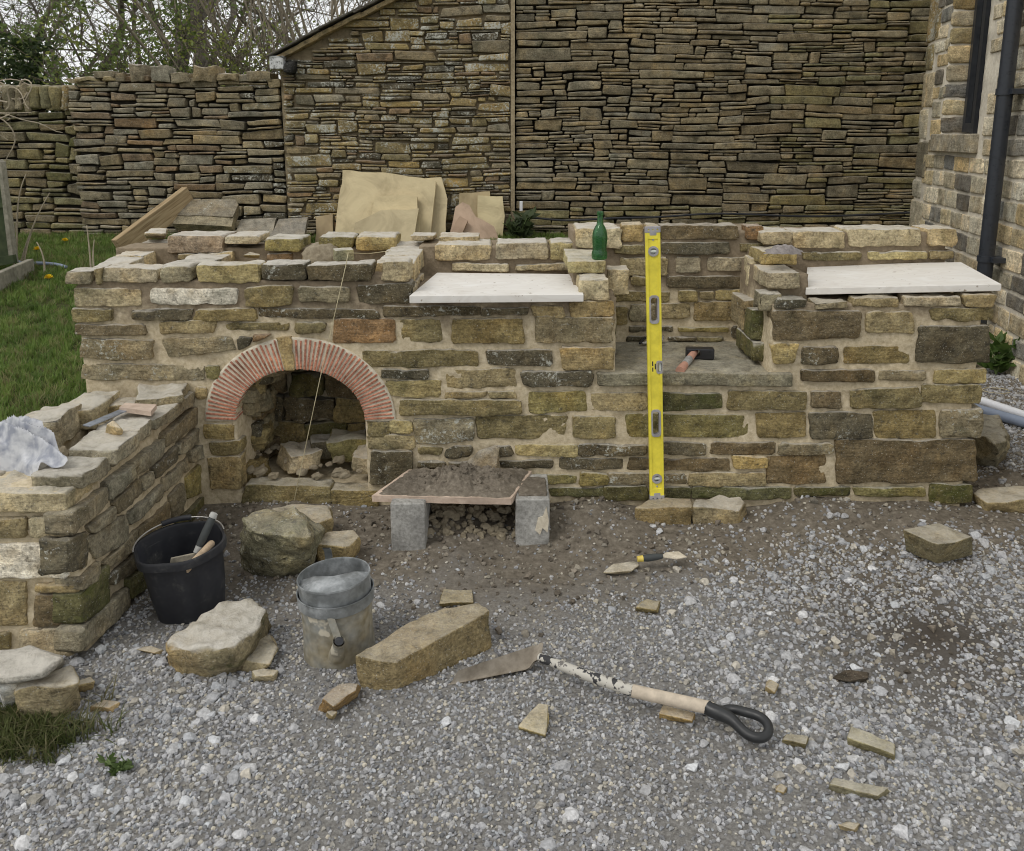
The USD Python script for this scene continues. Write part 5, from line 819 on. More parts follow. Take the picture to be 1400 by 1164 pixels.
bw = atZ(468, 357, 1.086); SEED[0] += 1; v, q = rock(.085, .075, .05, SEED[0], step=.02, r=.004, rough=.002, wob=.003)
lb = thing('line_block', 'small green-grey block pinning the string on the top course', 'stone', bw + [0, .03, .026], (0, 0, 20)); put('body', (v, q), STONE, lb, tint=(.30, .30, .21), wear=(.2, .1, .2), dust=.9)
plain('string_cream', (.52, .46, .30), .8, .1)
s1 = atY(476, 346, 3.52); s2 = atY(473.5, 360, 3.452); s3 = atY(437, 520, 3.40); s4 = atZ(401, 690, .06)
sl = thing('string_line', 'thin cream string line running from the top course down across the arch', 'string', s2); put('string', tube(np.array([atY(534, 343, 4.0), atY(505, 347, 3.8), s1, s2, s3, s4]) - s2, .0016, 6), MATS['string_cream'], sl)
hull_stone('sliver', 'thin stone sliver lying on the top course near the left cross row', [(334, 352), (354, 353), (355, 348)], [(333, 349), (342, 345), (355, 349)], .014, 'buff', z0=1.088, step=.015, rough=.003)
hull_stone('loose_corner_stone', 'small loose stone perched at the far left corner of the oven end', [(200, 325), (226, 326), (228, 318)], [(199, 320), (206, 313), (228, 313), (226, 320)], .05, 'gcream', z0=1.09, step=.02, rough=.005, dust=1)
# things on the wing wall
hull_stone('pyramid_stone', 'small cream pyramid-shaped stone standing on the low wall', [(143, 596), (166, 596), (167, 590)], [(146, 580), (154, 575), (164, 586)], (.04, .05, .03), 'cream', z0=.60, step=.012, rough=.003)
tb = [atZ(*p, .625) for p in ((163, 557), (206, 563), (214, 553), (171, 551))]; tc = np.mean(tb, 0); tl = thing('tile_offcut', 'pinkish flat tile offcut on top of the low wall', 'tile', tc); put('tile', mv(Manifold.hull_points(np.array([p - tc + [0, 0, z] for p in tb for z in (0, -.018)]))), MATS['ceramic_side'], tl, smooth=False)
plain('steel_blue', (.30, .33, .38), .35, .5, metallic=.6); ru = [atZ(*p, .615) for p in ((113, 581), (122, 583), (177, 560), (168, 558))]; tc = np.mean(ru, 0); rl = thing('steel_strip', 'blue-grey steel straightedge lying across the top of the low wall', 'straightedge', tc); put('strip', mv(Manifold.hull_points(np.array([p - tc + [0, 0, z] for p in ru for z in (0, -.004)]))), MATS['steel_blue'], rl, smooth=False)
# plastic jacket draped at the left
mat('silver_cloth', {'g': ('geometry', {}), 'n': ('noise_texture', {'scale': 26.0, 'detail': 4.0}), 'r': ('rgb_ramp', {'ramp': [(.35, (.24, .255, .30)), (.6, (.50, .51, .53))]}), 'b': ('bump', {'strength': .4, 'distance': .004}), 'p': ('principled_bsdf', {'roughness': .42, 'specular_ior_level': .5})}, [('g.position', 'n.vector'), ('n.fac', 'r.fac'), ('r.color', 'p.base_color'), ('n.fac', 'b.height'), ('b.normal', 'p.normal')])
c4 = [atZ(-60, 640, .60), atZ(88, 642, .60), atZ(50, 584, .615), atZ(-70, 596, .615)]; u, w = np.meshgrid(np.linspace(0, 1, 70), np.linspace(0, 1, 60), indexing='ij')
q = ((1 - u) * (1 - w))[..., None] * c4[0] + (u * (1 - w))[..., None] * c4[1] + (u * w)[..., None] * c4[2] + ((1 - u) * w)[..., None] * c4[3]; P = np.stack([u * 3, w * 3, 0 * u], -1); wig = meshkit.noise(P * .8, 3)
q[..., 2] += .020 * (1 - 2 * np.abs(np.sin((u * 1.0 + w * .6) * 11 + 4 * wig))) * (.4 + wig) + .004 * np.abs(np.sin(u * 24 - w * 12 + 6 * wig)) + .05 * np.sin(w * math.pi) * (.6 + meshkit.noise(P, 5)) + .015
q[..., 2] -= .14 * sstep(.32, .0, w) * sstep(.80, .55, u) + .10 * sstep(.62, .50, u) * sstep(.35, .22, w); q[..., 0] += .03 * (meshkit.noise(P * 1.2 + 5, 7) - .5); q[..., 1] += .05 * (meshkit.noise(P * 1.5 + 15, 7) - .5)
jc = q.reshape(-1, 3).mean(0); jk = thing('waterproof_sheet', 'crumpled silvery waterproof sheet draped over the hollow of the low wall', 'sheet', jc); k = np.arange(4200).reshape(70, 60)
put('cloth', (q.reshape(-1, 3) - jc, np.stack([k[:-1, :-1], k[1:, :-1], k[1:, 1:], k[:-1, 1:]], -1).reshape(-1, 4)), MATS['silver_cloth'], jk)
# ------------------------------------------------------------------ bucket with tools
mat('black_rubber', {'g': ('geometry', {}), 'n': ('noise_texture', {'scale': 14.0, 'detail': 8.0, 'roughness': .75}), 'r': ('rgb_ramp', {'ramp': [(.35, (.013, .014, .018)), (.55, (.022, .023, .027)), (.66, (.05, .05, .05)), (.72, (.17, .165, .15))]}), 'b': ('bump', {'strength': .5, 'distance': .0015}), 'p': ('principled_bsdf', {'roughness': .5, 'specular_ior_level': .4})}, [('g.position', 'n.vector'), ('n.fac', 'r.fac'), ('r.color', 'p.base_color'), ('n.fac', 'b.height'), ('b.normal', 'p.normal')]); plain('wire', (.45, .44, .42), .4, .5, metallic=.8); plain('dull_steel', (.30, .27, .21), .55, .4, metallic=.5, var=.4, scale=40); plain('grey_rubber', (.05, .055, .055), .6, .3); plain('grey_cap', (.42, .42, .40), .6, .3)
bx = atZ(262, 832, .0); gB = float(gz(bx[0], bx[1])); bk = thing('bucket', 'black rubber builder\'s bucket with wire handle beside the low wall', 'bucket', (bx[0], bx[1], gB), (2.5, -4, 0)); bk.GetAttribute('xformOpOrder'); UsdGeom.Xformable(bk).AddScaleOp().Set((.95, .95, .97))
def ringb(r, z, lip=0, n=60):                                     # rounded six-sided section with a pouring lip at each side
    t = np.linspace(0, 2 * np.pi, n, endpoint=False); rr = r * (1 + .035 * np.cos(6 * t)) * (1 + lip * np.maximum(np.cos(t + .5), 0) ** 14 + lip * np.maximum(-np.cos(t + .5), 0) ** 14); return np.stack([rr * np.cos(t), rr * np.sin(t), np.full(n, z)], 1)
rings = [ringb(.001, .002), ringb(.112, .002), ringb(.121, .010), ringb(.130, .08), ringb(.140, .17), ringb(.147, .232), ringb(.149, .236, .02), ringb(.161, .240, .05), ringb(.163, .262, .07), ringb(.159, .270, .08), ringb(.151, .270, .07), ringb(.148, .262, .05), ringb(.143, .20, .0), ringb(.135, .10), ringb(.122, .014), ringb(.001, .014)]
V = np.vstack(rings); n_ = 60; i, j = np.meshgrid(np.arange(len(rings) - 1), np.arange(n_), indexing='ij'); j2 = (j + 1) % n_; fq = np.stack([i * n_ + j, i * n_ + j2, (i + 1) * n_ + j2, (i + 1) * n_ + j], -1).reshape(-1, 4)
put('shell', (V, fq), MATS['black_rubber'], bk, smooth=40)
t = np.linspace(0, np.pi, 24); hp_ = np.stack([-.158 * np.cos(t), .155 * np.sin(t) + .012, .272 + .012 * np.sin(t)], 1) @ rotm((0, 0, 1), .42).T
hn = put('handle', tube(hp_, .0028, 8), MATS['wire'], bk); put('grip', tube(hp_[9:15], .0105, 12), MATS['black_rubber'], hn, smooth=50)
bc = np.array([bx[0], bx[1], gB]); b0 = bc + [.005, -.01, .20]
def toB(pxx, pyy, Y): return atY(pxx, pyy, Y)
a0, a1 = toB(270, 752, bc[1] - .02), toB(293, 702, bc[1] + .03); tr = thing('trowel', 'trowel with dark rubber grip and grey ends sticking out of the bucket', 'trowel', a0); dd = a1 - a0
put('handle', tube([dd * t for t in (0, .12, .2, .5, .8, .88)], [.010, .012, .0135, .0145, .0135, .012], 16), MATS['grey_rubber'], tr, smooth=50); put('end_cap', tube([dd * t for t in (.88, .92, 1.0, 1.02)], [.0128, .0138, .013, .008], 16), MATS['grey_cap'], tr, smooth=50); put('ferrule', tube([-dd * .08, dd * .10], [.0105, .012], 16), MATS['grey_cap'], tr, smooth=50)
tip = np.array([-.085, -.05, -.075]); sd = np.cross(dd / np.linalg.norm(dd), [0, 1, .3]); sd /= np.linalg.norm(sd)
put('blade', mv(Manifold.hull_points(np.array([p + o for p in (-dd * .1, tip * .5 + sd * .045, tip * .5 - sd * .045, tip * 1.1) for o in (np.array([0, 0, 0]), np.array([0, .003, .003]))]))), MATS['dull_steel'], tr, smooth=False)
a0, a1 = toB(277, 756, bc[1] - .05), toB(290.5, 742, bc[1] + .005); wh = thing('wooden_handle', 'round wooden tool handle end showing inside the bucket', 'tool handle', a0); put('handle', tube([(a1 - a0) * t for t in (-1.6, .9, 1.0)], [.0125, .0125, .010], 16), MATS['worn_wood'], wh, smooth=50)
# ------------------------------------------------------------------ watering can
mat('galvanised', {'g': ('geometry', {}), 'v': ('voronoi_texture', {'scale': 55.0}), 'n': ('noise_texture', {'scale': 12.0, 'detail': 6.0, 'roughness': .65}), 'r': ('rgb_ramp', {'ramp': [(.3, (.14, .15, .15)), (.5, (.26, .275, .28)), (.62, (.40, .42, .43)), (.75, (.56, .57, .58))]}), 'm': ('mix', {'fac': .10, 'mix_type': 'overlay'}), 'bw': ('rgb_to_bw', {}), 'rr': ('map_range', {'from_min': .3, 'from_max': .7, 'to_min': .5, 'to_max': .75}), 'b': ('bump', {'strength': .3, 'distance': .002}), 'p': ('principled_bsdf', {'metallic': .7, 'specular_ior_level': .4})},
    [('g.position', 'v.vector'), ('g.position', 'n.vector'), ('n.fac', 'r.fac'), ('r.color', 'm.color1'), ('v.color', 'bw.color'), ('bw.val', 'm.color2'), ('m.color', 'p.base_color'), ('n.fac', 'rr.value'), ('rr.result', 'p.roughness'), ('n.fac', 'b.height'), ('b.normal', 'p.normal')])
mat('splashed_zinc', {'g': ('geometry', {}), 'n': ('noise_texture', {'scale': 9.0, 'detail': 6.0, 'roughness': .6}), 'f': ('map_range', {'from_min': .40, 'from_max': .78, 'clamp': True}), 'n2': ('noise_texture', {'scale': 45.0, 'detail': 5.0}), 'r': ('rgb_ramp', {'ramp': [(.3, (.19, .16, .10)), (.7, (.31, .27, .185))]}), 'r2': ('rgb_ramp', {'ramp': [(.3, (.19, .205, .205)), (.7, (.32, .335, .33))]}), 'm': ('mix', {}), 'nw': ('noise_texture', {'scale': 13.0, 'detail': 3.0}), 'fw': ('map_range', {'from_min': .63, 'from_max': .66, 'clamp': True}), 'mw': ('mix', {'color2': (.50, .46, .37)}),
    'b': ('bump', {'strength': .5, 'distance': .003}), 'p': ('principled_bsdf', {'roughness': .75, 'metallic': .15, 'specular_ior_level': .3})}, [('g.position', 'n.vector'), ('n.fac', 'f.value'), ('g.position', 'n2.vector'), ('n2.fac', 'r.fac'), ('n2.fac', 'r2.fac'), ('f.result', 'm.fac'), ('r.color', 'm.color1'), ('r2.color', 'm.color2'), ('g.position', 'nw.vector'), ('nw.fac', 'fw.value'), ('fw.result', 'mw.fac'), ('m.color', 'mw.color1'), ('mw.color', 'p.base_color'), ('n2.fac', 'b.height'), ('b.normal', 'p.normal')])
wx = atZ(465, 893, .0); gW = float(gz(wx[0], wx[1])); wc = thing('watering_can', 'galvanised watering can splashed with mortar, half-covered top and short spout', 'watering can', (wx[0], wx[1], gW - .004), (0, -1.5, 0))
put('body', lathe([(0, 0), (.113, 0), (.1145, .002), (.1145, .034), (.1115, .038), (.111, .19), (.108, .19), (.108, .01), (0, .01)], 56), MATS['splashed_zinc'], wc, smooth=40)
put('collar', lathe([(.111, .183), (.1195, .181), (.121, .183), (.121, .214), (.1225, .216), (.1225, .219), (.119, .219), (.119, .19), (.111, .190)], 56), MATS['galvanised'], wc, smooth=40)
v, f = lathe([(.108, .18), (.112, .18), (.114, .252), (.1165, .256), (.1155, .261), (.112, .261), (.1105, .255), (.108, .185), (.108, .18)], 56); tm = rotm((.35, 1, 0), -.045); put('rim', ((v - [0, 0, .2]) @ tm.T + [0, 0, .206], f), MATS['galvanised'], wc, smooth=40)
t = np.linspace(math.radians(172), math.radians(382), 40); dome = [(.110 * math.cos(a), .110 * math.sin(a)) for a in t]; vs = [np.array([x, y, .243]) for x, y in dome]; mid = [np.array([x * .62 + .004, y * .62 - .012, .262]) for x, y in dome]; cc = np.array([.004, -.02, .268])
V = np.vstack([vs, mid, [cc]]); m_ = len(vs); fc = [[i, i + 1, m_ + i + 1] for i in range(m_ - 1)] + [[i, m_ + i + 1, m_ + i] for i in range(m_ - 1)] + [[m_ + i, m_ + i + 1, 2 * m_] for i in range(m_ - 1)]
V = (V - [0, 0, .2]) @ tm.T + [0, 0, .203]; k = len(V); fc = np.array(fc); put('half_cover', (np.vstack([V, V - [0, 0, .003]]), np.vstack([fc, fc[:, ::-1] + k])), MATS['galvanised'], wc, smooth=40)
sp0, sp1 = np.array([.012, -.105, .045]), np.array([.036, -.150, .128]); put('spout', tube([sp0 + (sp1 - sp0) * t for t in (0, .3, .6, .86, .88, 1.0)], [.026, .023, .019, .0165, .0185, .0185], 22, cap=False), MATS['splashed_zinc'], wc, smooth=50)
put('spout_hole', tube([sp1 - (sp1 - sp0) * .03, sp1 - (sp1 - sp0) * .01], .0135, 20), MATS['black_rubber'], wc, smooth=50); put('spout_lip', lathe([(.0125, 0), (.0188, 0), (.0188, .004), (.0125, .004), (.0125, 0)], 24), MATS['galvanised'], wc) if False else None
br = [np.array([.008, -.119, .186]), np.array([.030, -.138, .128])]; sdv = np.array([.0105, .003, 0]); put('spout_brace', mv(Manifold.hull_points(np.array([p + s * sdv + o for p in br for s in (-1, 1) for o in (np.zeros(3), np.array([0, -.002, .001]))]))), MATS['splashed_zinc'], wc, smooth=False)
t = np.linspace(-.5, np.pi * .9, 22); hp_ = np.stack([0 * t - .05, .100 + .042 * np.sin(t) * 1.0 + .002, .19 + .055 - .055 * np.cos(t) * 1.0], 1); hv = []
for p in hp_: hv += [p + [-.0125, 0, 0], p + [.0125, 0, 0], p + [.0125, .002, .002], p + [-.0125, .002, .002]]
i, j = np.meshgrid(np.arange(len(hp_) - 1), np.arange(4), indexing='ij'); j2 = (j + 1) % 4; put('handle', (np.array(hv), np.stack([i * 4 + j, i * 4 + j2, (i + 1) * 4 + j2, (i + 1) * 4 + j], -1).reshape(-1, 4)), MATS['galvanised'], wc, smooth=40)
# ------------------------------------------------------------------ shovel
speckle('dirty_blade', [(.3, (.20, .17, .13)), (.55, (.33, .29, .235)), (.75, (.42, .385, .33))], 22, .7, .003, metallic=.2); plain('pale_ash', (.50, .43, .34), .75, .2, var=.2, scale=30); plain('black_plastic', (.018, .019, .02), .42, .45, var=.35)
mat('chipped_paint', {'g': ('geometry', {}), 'n': ('noise_texture', {'scale': 24.0, 'detail': 4.0, 'roughness': .6}), 'r': ('rgb_ramp', {'interpolate': False, 'ramp': [(0, (.03, .03, .032)), (.45, (.46, .44, .39)), (.60, (.14, .13, .12))]}), 'p': ('principled_bsdf', {'roughness': .7})}, [('g.position', 'n.vector'), ('n.fac', 'r.fac'), ('r.color', 'p.base_color')])
so = atZ(742, 896, .04); sh = thing('shovel', 'square-mouthed shovel with wooden shaft and black grip lying on the gravel', 'shovel', so); zb = lambda p, z: atZ(p[0], p[1], z) - so
cor = [zb((611, 942), .012), zb((626, 922), .05), zb((745, 882), .062), zb((733, 918), .018)]; u, w = np.meshgrid(np.linspace(0, 1, 24), np.linspace(0, 1, 16), indexing='ij')   # u along to the socket, w across
q = ((1 - u) * (1 - w))[..., None] * cor[0] + ((1 - u) * w)[..., None] * cor[1] + (u * w)[..., None] * cor[2] + (u * (1 - w))[..., None] * cor[3]; q[..., 2] -= .022 * np.sin(w * math.pi) * (.4 + u); q[..., 2] += .012 * (u > .93) + .012
shr = sstep(.86, 1.0, u) * .35; ctr_ = ((q[:, :1] + q[:, -1:]) / 2); q = q + (ctr_ - q) * shr[..., None]
k = np.arange(24 * 16).reshape(24, 16); fq = np.stack([k[:-1, :-1], k[1:, :-1], k[1:, 1:], k[:-1, 1:]], -1).reshape(-1, 4); V = q.reshape(-1, 3); put('blade', (np.vstack([V, V - [0, 0, .004]]), np.vstack([fq, fq[:, ::-1] + len(V)])), MATS['dirty_blade'], sh, smooth=40)
g0, g1, g2, g3 = zb((738, 899), .05), zb((795, 921), .075), zb((866, 945), .065), zb((970, 968), .05)
put('socket', tube([g0, g0 + (g1 - g0) * .5, g1, (g1 + g2) / 2, g2], [.013, .0145, .0155, .0165, .0175], 16), MATS['chipped_paint'], sh, smooth=50); put('shaft', tube([g2 - (g3 - g2) * .02, g2, g3, g3 + (g3 - g2) * .05], [.0175, .0185, .0185, .017], 18), MATS['pale_ash'], sh, smooth=50)
ga, gb = zb((1000, 984), .045), zb((1046, 1000), .04); la = [g3 - (g3 - g2) * .03, g3 + (ga - g3) * .5, ga, zb((1022, 1004), .035), zb((1040, 1009), .035), zb((1049, 1004), .04), zb((1050, 992), .05), zb((1040, 981), .055), zb((1020, 974), .055), zb((1003, 970), .05), g3 + (ga - g3) * .45]
def smooth_line(p, n=60):
    from scipy.interpolate import CubicSpline
    p = np.array(p); s = np.concatenate([[0], np.cumsum(np.linalg.norm(np.diff(p, axis=0), axis=1))]); return CubicSpline(s, p)(np.linspace(0, s[-1], n))
put('grip', tube(smooth_line(la), np.interp(np.linspace(0, 1, 60), [0, .1, .25, .5, .75, .95, 1], [.020, .0205, .0155, .0135, .0135, .0125, .011]), 14), MATS['black_plastic'], sh, smooth=50)
# pointing trowel on the earth
t0 = atZ(877, 764, .055); pt = thing('pointing_trowel', 'muddy pointing trowel with black handle and yellow ring on the earth', 'trowel', t0); plain('yellow_plastic', (.62, .48, .10), .5); e = atZ(902, 761, .06) - t0
put('handle', tube([e * .05, e * .3, e * .8, e * 1.15], [.011, .0145, .013, .009], 14), MATS['grey_rubber'], pt, smooth=50); put('ring', tube([-e * .22, e * .08], [.011, .0125], 14), MATS['yellow_plastic'], pt, smooth=50)
b4 = [atZ(*p, .058) - t0 for p in ((903, 762), (918, 755.5), (928, 755), (939, 762.5), (925, 765))]; put('blade', mv(Manifold.hull_points(np.array([p + [0, 0, d] for p in b4 for d in (0, .003)] + [b4[0] + [0.02, 0, .02]]))), MATS['pale_lime'], pt, smooth=False)
# plastic pipes and wire beside the house
plain('white_plastic', (.70, .71, .74), .4, .4, var=.08); plain('blue_grey_plastic', (.22, .26, .34), .4, .4, var=.1)
for nm, lab, a, b, r, m in (('white_pipe', 'white plastic pipe lying on the gravel behind the kitchen', (1320, 541), (1430, 578), .026, 'white_plastic'), ('grey_pipe', 'blue-grey plastic pipe lying beside the white pipe', (1320, 555), (1430, 586), .030, 'blue_grey_plastic')):
    A, B = atZ(*a, r + .015), atZ(*b, r + .015); x = thing(nm, lab, 'pipe', A); dd = B - A; put('pipe', join([tube([-dd * .2, dd * 1.2], r, 20, cap=False), tube([dd * 1.2, -dd * .2], r * .88, 20, cap=False)]), MATS[m], x, smooth=50)
wp = atZ(1362, 535, .02); t = np.linspace(0, 5.6, 30); x = thing('wire_loop', 'loop of pale wire lying on the gravel by the house', 'wire', wp); put('wire', tube(np.stack([.085 * np.cos(t), .06 * np.sin(t), .004 + 0 * t], 1), .0022, 6), MATS['string_cream'], x)
# ------------------------------------------------------------------ things along the back walls
mat('riven_flag', {'g': ('geometry', {}), 't': ('attribute', {'attribute': 'tint'}), 'n': ('noise_texture', {'scale': 3.6, 'detail': 10.0, 'roughness': .64, 'distortion': .7}), 'r': ('rgb_ramp', {'ramp': [(.3, (.74, .72, .68)), (.48, (.98, .97, .95)), (.52, (1.06, 1.05, 1.02)), (.7, (1.2, 1.2, 1.18))]}), 'm': ('mix', {'mix_type': 'multiply', 'fac': 1.0}), 'b': ('bump', {'strength': .9, 'distance': .014}), 'p': ('principled_bsdf', {'roughness': .85, 'specular_ior_level': .2})}, [('g.position', 'n.vector'), ('n.fac', 'r.fac'), ('t.color', 'm.color1'), ('r.color', 'm.color2'), ('m.color', 'p.base_color'), ('n.fac', 'b.height'), ('b.normal', 'p.normal')])
def flag(name, label, pts, Yb, Yt, th_, tint, group=None, cat='paving slab', wear=(0, 0, 0)):
    """A slab leaning back: outline in the picture, standing between depth Yb at its foot and Yt at its head."""
    ys = [p[1] for p in pts]; lo, hi = max(ys), min(ys); W = [atY(p[0], p[1], Yb + (Yt - Yb) * (lo - p[1]) / max(lo - hi, 1)) for p in pts]; c = np.mean(W, 0); W = [w - c for w in W]
    from shapely.geometry import Polygon
    import shapely
    n = np.cross(np.array([1.0, 0, 0]), np.array([0, Yt - Yb, W[ys.index(hi)][2] - W[ys.index(lo)][2]])); n /= np.linalg.norm(n); n = n if n[1] < 0 else -n
    up = np.cross(n, [1, 0, 0]); up = up if up[2] > 0 else -up; P2 = [(w[0], float(w @ up)) for w in W]
    pg = shapely.segmentize(Polygon(P2), .07); xy = np.array(pg.exterior.coords)[:-1]; xy = xy + (np.stack([meshkit.noise(np.c_[xy * 9, 0 * xy[:, 0] + k]) for k in (1, 5)], 1) - .5) * .018
    m = Manifold.extrude(CrossSection([xy if pg.exterior.is_ccw else xy[::-1]]), th_); v, f = roughen(m, .06, .004, 9, 3)
    x = thing(name, label, cat, c, group=group); put('slab', (v[:, :1] * np.array([[1, 0, 0]]) + v[:, 1:2] * up + (v[:, 2:] - th_) * n, f), STONE if wear[0] > .2 else MATS['riven_flag'], x, tint=tint, wear=wear, dust=.2, smooth=35); return x
flag('stone_flag', 'largest buff stone flag leaning on the lichened gable', [(455, 340), (469, 233), (522, 236), (596, 247), (588, 340)], 8.10, 8.36, .06, (.52, .44, .28))
flag('stone_flag', 'buff flag behind the largest one, its pointed right edge showing', [(560, 340), (575, 244), (603, 243), (612, 272), (606, 340)], 8.22, 8.41, .05, (.54, .46, .30))
flag('stone_flag', 'mid-sized ochre flag standing in front of the largest flag', [(500, 340), (513, 270), (545, 267), (571, 268), (574, 340)], 8.02, 8.20, .05, (.51, .43, .27))
flag('stone_flag', 'small sloping flag in front of the ochre flag, nearest of the leaning flags', [(478, 340), (486, 305), (520, 288), (572, 286), (564, 340)], 7.92, 8.08, .05, (.47, .40, .26))
flag('stone_block', 'short brown block standing left of the largest flag', [(431, 340), (432, 297), (455, 293), (455, 340)], 8.18, 8.30, .1, (.33, .26, .16))
flag('stone_flag', 'small square yellow flag leaning right of the pink stone', [(652, 330), (653, 268), (687, 269), (690, 296), (685, 340)], 8.20, 8.38, .05, (.52, .45, .28))
flag('stone_flag', 'buff flag half hidden behind the square yellow flag and the pink stone', [(626, 330), (628, 265), (670, 262), (672, 330)], 8.30, 8.43, .05, (.38, .31, .19))
flag('pink_stone', 'pinkish wavy-edged stone leaning between the small flags', [(612, 340), (623, 283), (632, 277), (642, 281), (651, 297), (675, 310), (686, 340)], 8.06, 8.22, .06, (.43, .32, .24))
flag('stone_strip', 'narrow pinkish stone strip leaning against the pink stone', [(606, 335), (629, 296), (640, 302), (622, 340)], 7.98, 8.10, .05, (.36, .26, .19))
flag('dark_slab', 'dark lichened stone slab topmost of the heap beside the timber', [(240, 294), (246, 273), (322, 273), (326, 280), (317, 297)], 8.02, 8.20, .10, (.19, .165, .12), wear=(.5, .3, .1))
flag('grey_slab', 'grey slab lying under the dark lichened slab', [(236, 306), (242, 293), (320, 297), (316, 310)], 7.96, 8.06, .1, (.26, .225, .15), wear=(.3, .2, .1))
flag('roofing_stone', 'grey roofing stone lying on the rubble right of the dark slab', [(316, 330), (330, 300), (378, 298), (370, 330)], 7.85, 8.2, .06, (.23, .21, .17), wear=(.35, .2, .05))
flag('roofing_stone', 'dark grey roofing stone nearest the brown block', [(366, 330), (381, 300), (421, 297), (414, 330)], 7.85, 8.2, .06, (.18, .165, .14), wear=(.4, .3, .05))
mat('sawn_timber', {'g': ('texture_coordinate', {}), 'mp': ('mapping', {'scale': (1.5, 22, 22)}), 'n': ('noise_texture', {'scale': 3.0, 'detail': 5.0, 'distortion': .5}), 'r': ('rgb_ramp', {'ramp': [(.3, (.20, .14, .075)), (.5, (.33, .245, .14)), (.7, (.42, .33, .20))]}), 'b': ('bump', {'strength': .5, 'distance': .003}), 'p': ('principled_bsdf', {'roughness': .8, 'specular_ior_level': .2})},
    [('g.object', 'mp.vector'), ('mp.vector', 'n.vector'), ('n.fac', 'r.fac'), ('r.color', 'p.base_color'), ('n.fac', 'b.height'), ('b.normal', 'p.normal')])
tA, tB = atY(172, 334, 7.6), atY(259, 268, 8.22); tA = tA - .10 * (tB - tA); dd = tB - tA; tm_ = thing('timber', 'weathered timber beam leaning against the garden wall', 'timber', (tA + tB) / 2, (0, -math.degrees(math.atan2(dd[2], math.hypot(dd[0], dd[1]))), math.degrees(math.atan2(dd[1], dd[0]))))
put('beam', rbox(np.linalg.norm(dd), .075, .20, .006), MATS['sawn_timber'], tm_, smooth=30)
cp = smooth_line([atY(704, 300, 8.42), atY(720, 298, 8.41), atY(760, 301, 8.41), atY(830, 299, 8.41), atY(900, 297, 8.41), atY(960, 293, 8.41), atY(1100, 296, 8.41), atY(1180, 294, 8.42), atY(1246, 291, 8.40)], 70)
cb = thing('cable', 'black cable running low along the dark dry stone wall', 'cable', cp[0]); put('cable', tube(cp - cp[0], .011, 8), MATS['black_rubber'], cb)
tg = atY(712.5, 282, 8.40); x = thing('plastic_tag', 'small white plastic strip fixed to the dark wall near the joint with the gable', 'tag', tg); put('strip', rbox(.03, .012, .10, .003), MATS['white_plastic'], x, smooth=30)
wb_ = atY(380, 87, 8.44); x = thing('white_tin', 'speckled white tin standing on the garden wall by the gable verge', 'tin', wb_); speckle('flaky_white', [(.40, (.12, .12, .11)), (.48, (.62, .63, .62)), (.7, (.78, .78, .77))], 30, .7); put('body', rbox(.135, .12, .115, .01), MATS['flaky_white'], x, smooth=30); put('lid', rbox(.142, .127, .012, .004, (0, 0, .06)), MATS['flaky_white'], x, smooth=30)
# green board, plank, hose, stems at the left edge
speckle('mossy_green_paint', [(.3, (.022, .034, .014)), (.7, (.06, .078, .035))], 14, .75, .003); speckle('grey_wood', [(.3, (.17, .16, .12)), (.7, (.33, .31, .25))], 24, .85, .004)
gb_ = thing('green_board', 'dark green board with pale wooden edge standing at the left edge of the picture', 'board', atY(0, 300, 6.9))
def slabY(parent, name, q4, Y, th_, m): P = np.array([atY(*p, Y) for p in q4]) - atY(0, 300, 6.9); put(name, mv(Manifold.hull_points(np.vstack([P, P + [0, th_, 0]]))), MATS[m], parent, smooth=False)
slabY(gb_, 'panel', [(-90, 215), (-3, 224), (14, 356), (-90, 372)], 6.92, .03, 'mossy_green_paint'); slabY(gb_, 'edge', [(-4, 218), (1, 222), (19, 360), (13, 361)], 6.90, .07, 'grey_wood'); slabY(gb_, 'bottom_rail', [(-90, 366), (17, 349), (19, 360), (-90, 380)], 6.89, .05, 'mossy_green_paint'); slabY(gb_, 'middle_rail', [(-90, 282), (5, 278), (6, 284), (-90, 288)], 6.905, .02, 'mossy_green_paint')
a, b = atZ(-30, 400, .56), atZ(43, 367, .56); dd = b - a; x = thing('edging_plank', 'grey weathered plank edging the lawn below the green board', 'plank', (a + b) / 2, (0, 0, math.degrees(math.atan2(dd[1], dd[0])))); put('plank', rbox(np.linalg.norm(dd), .05, .16, .006), MATS['grey_wood'], x, smooth=30)
hp2 = [atZ(*p, .60) for p in ((16, 352), (35, 356), (60, 357), (90, 360))]; x = thing('hose', 'blue hose lying in the grass near the green board', 'hose', hp2[0]); hp2 = smooth_line(hp2, 24); hp2[:, 2] = gz(hp2[:, 0], hp2[:, 1]) + .05; put('hose', tube(hp2 - np.array([*hp2[0][:2], .60]), .014, 8), MATS['blue_grey_plastic'], x)
plain('dead_stem', (.36, .31, .23), .8, .15, var=.3)
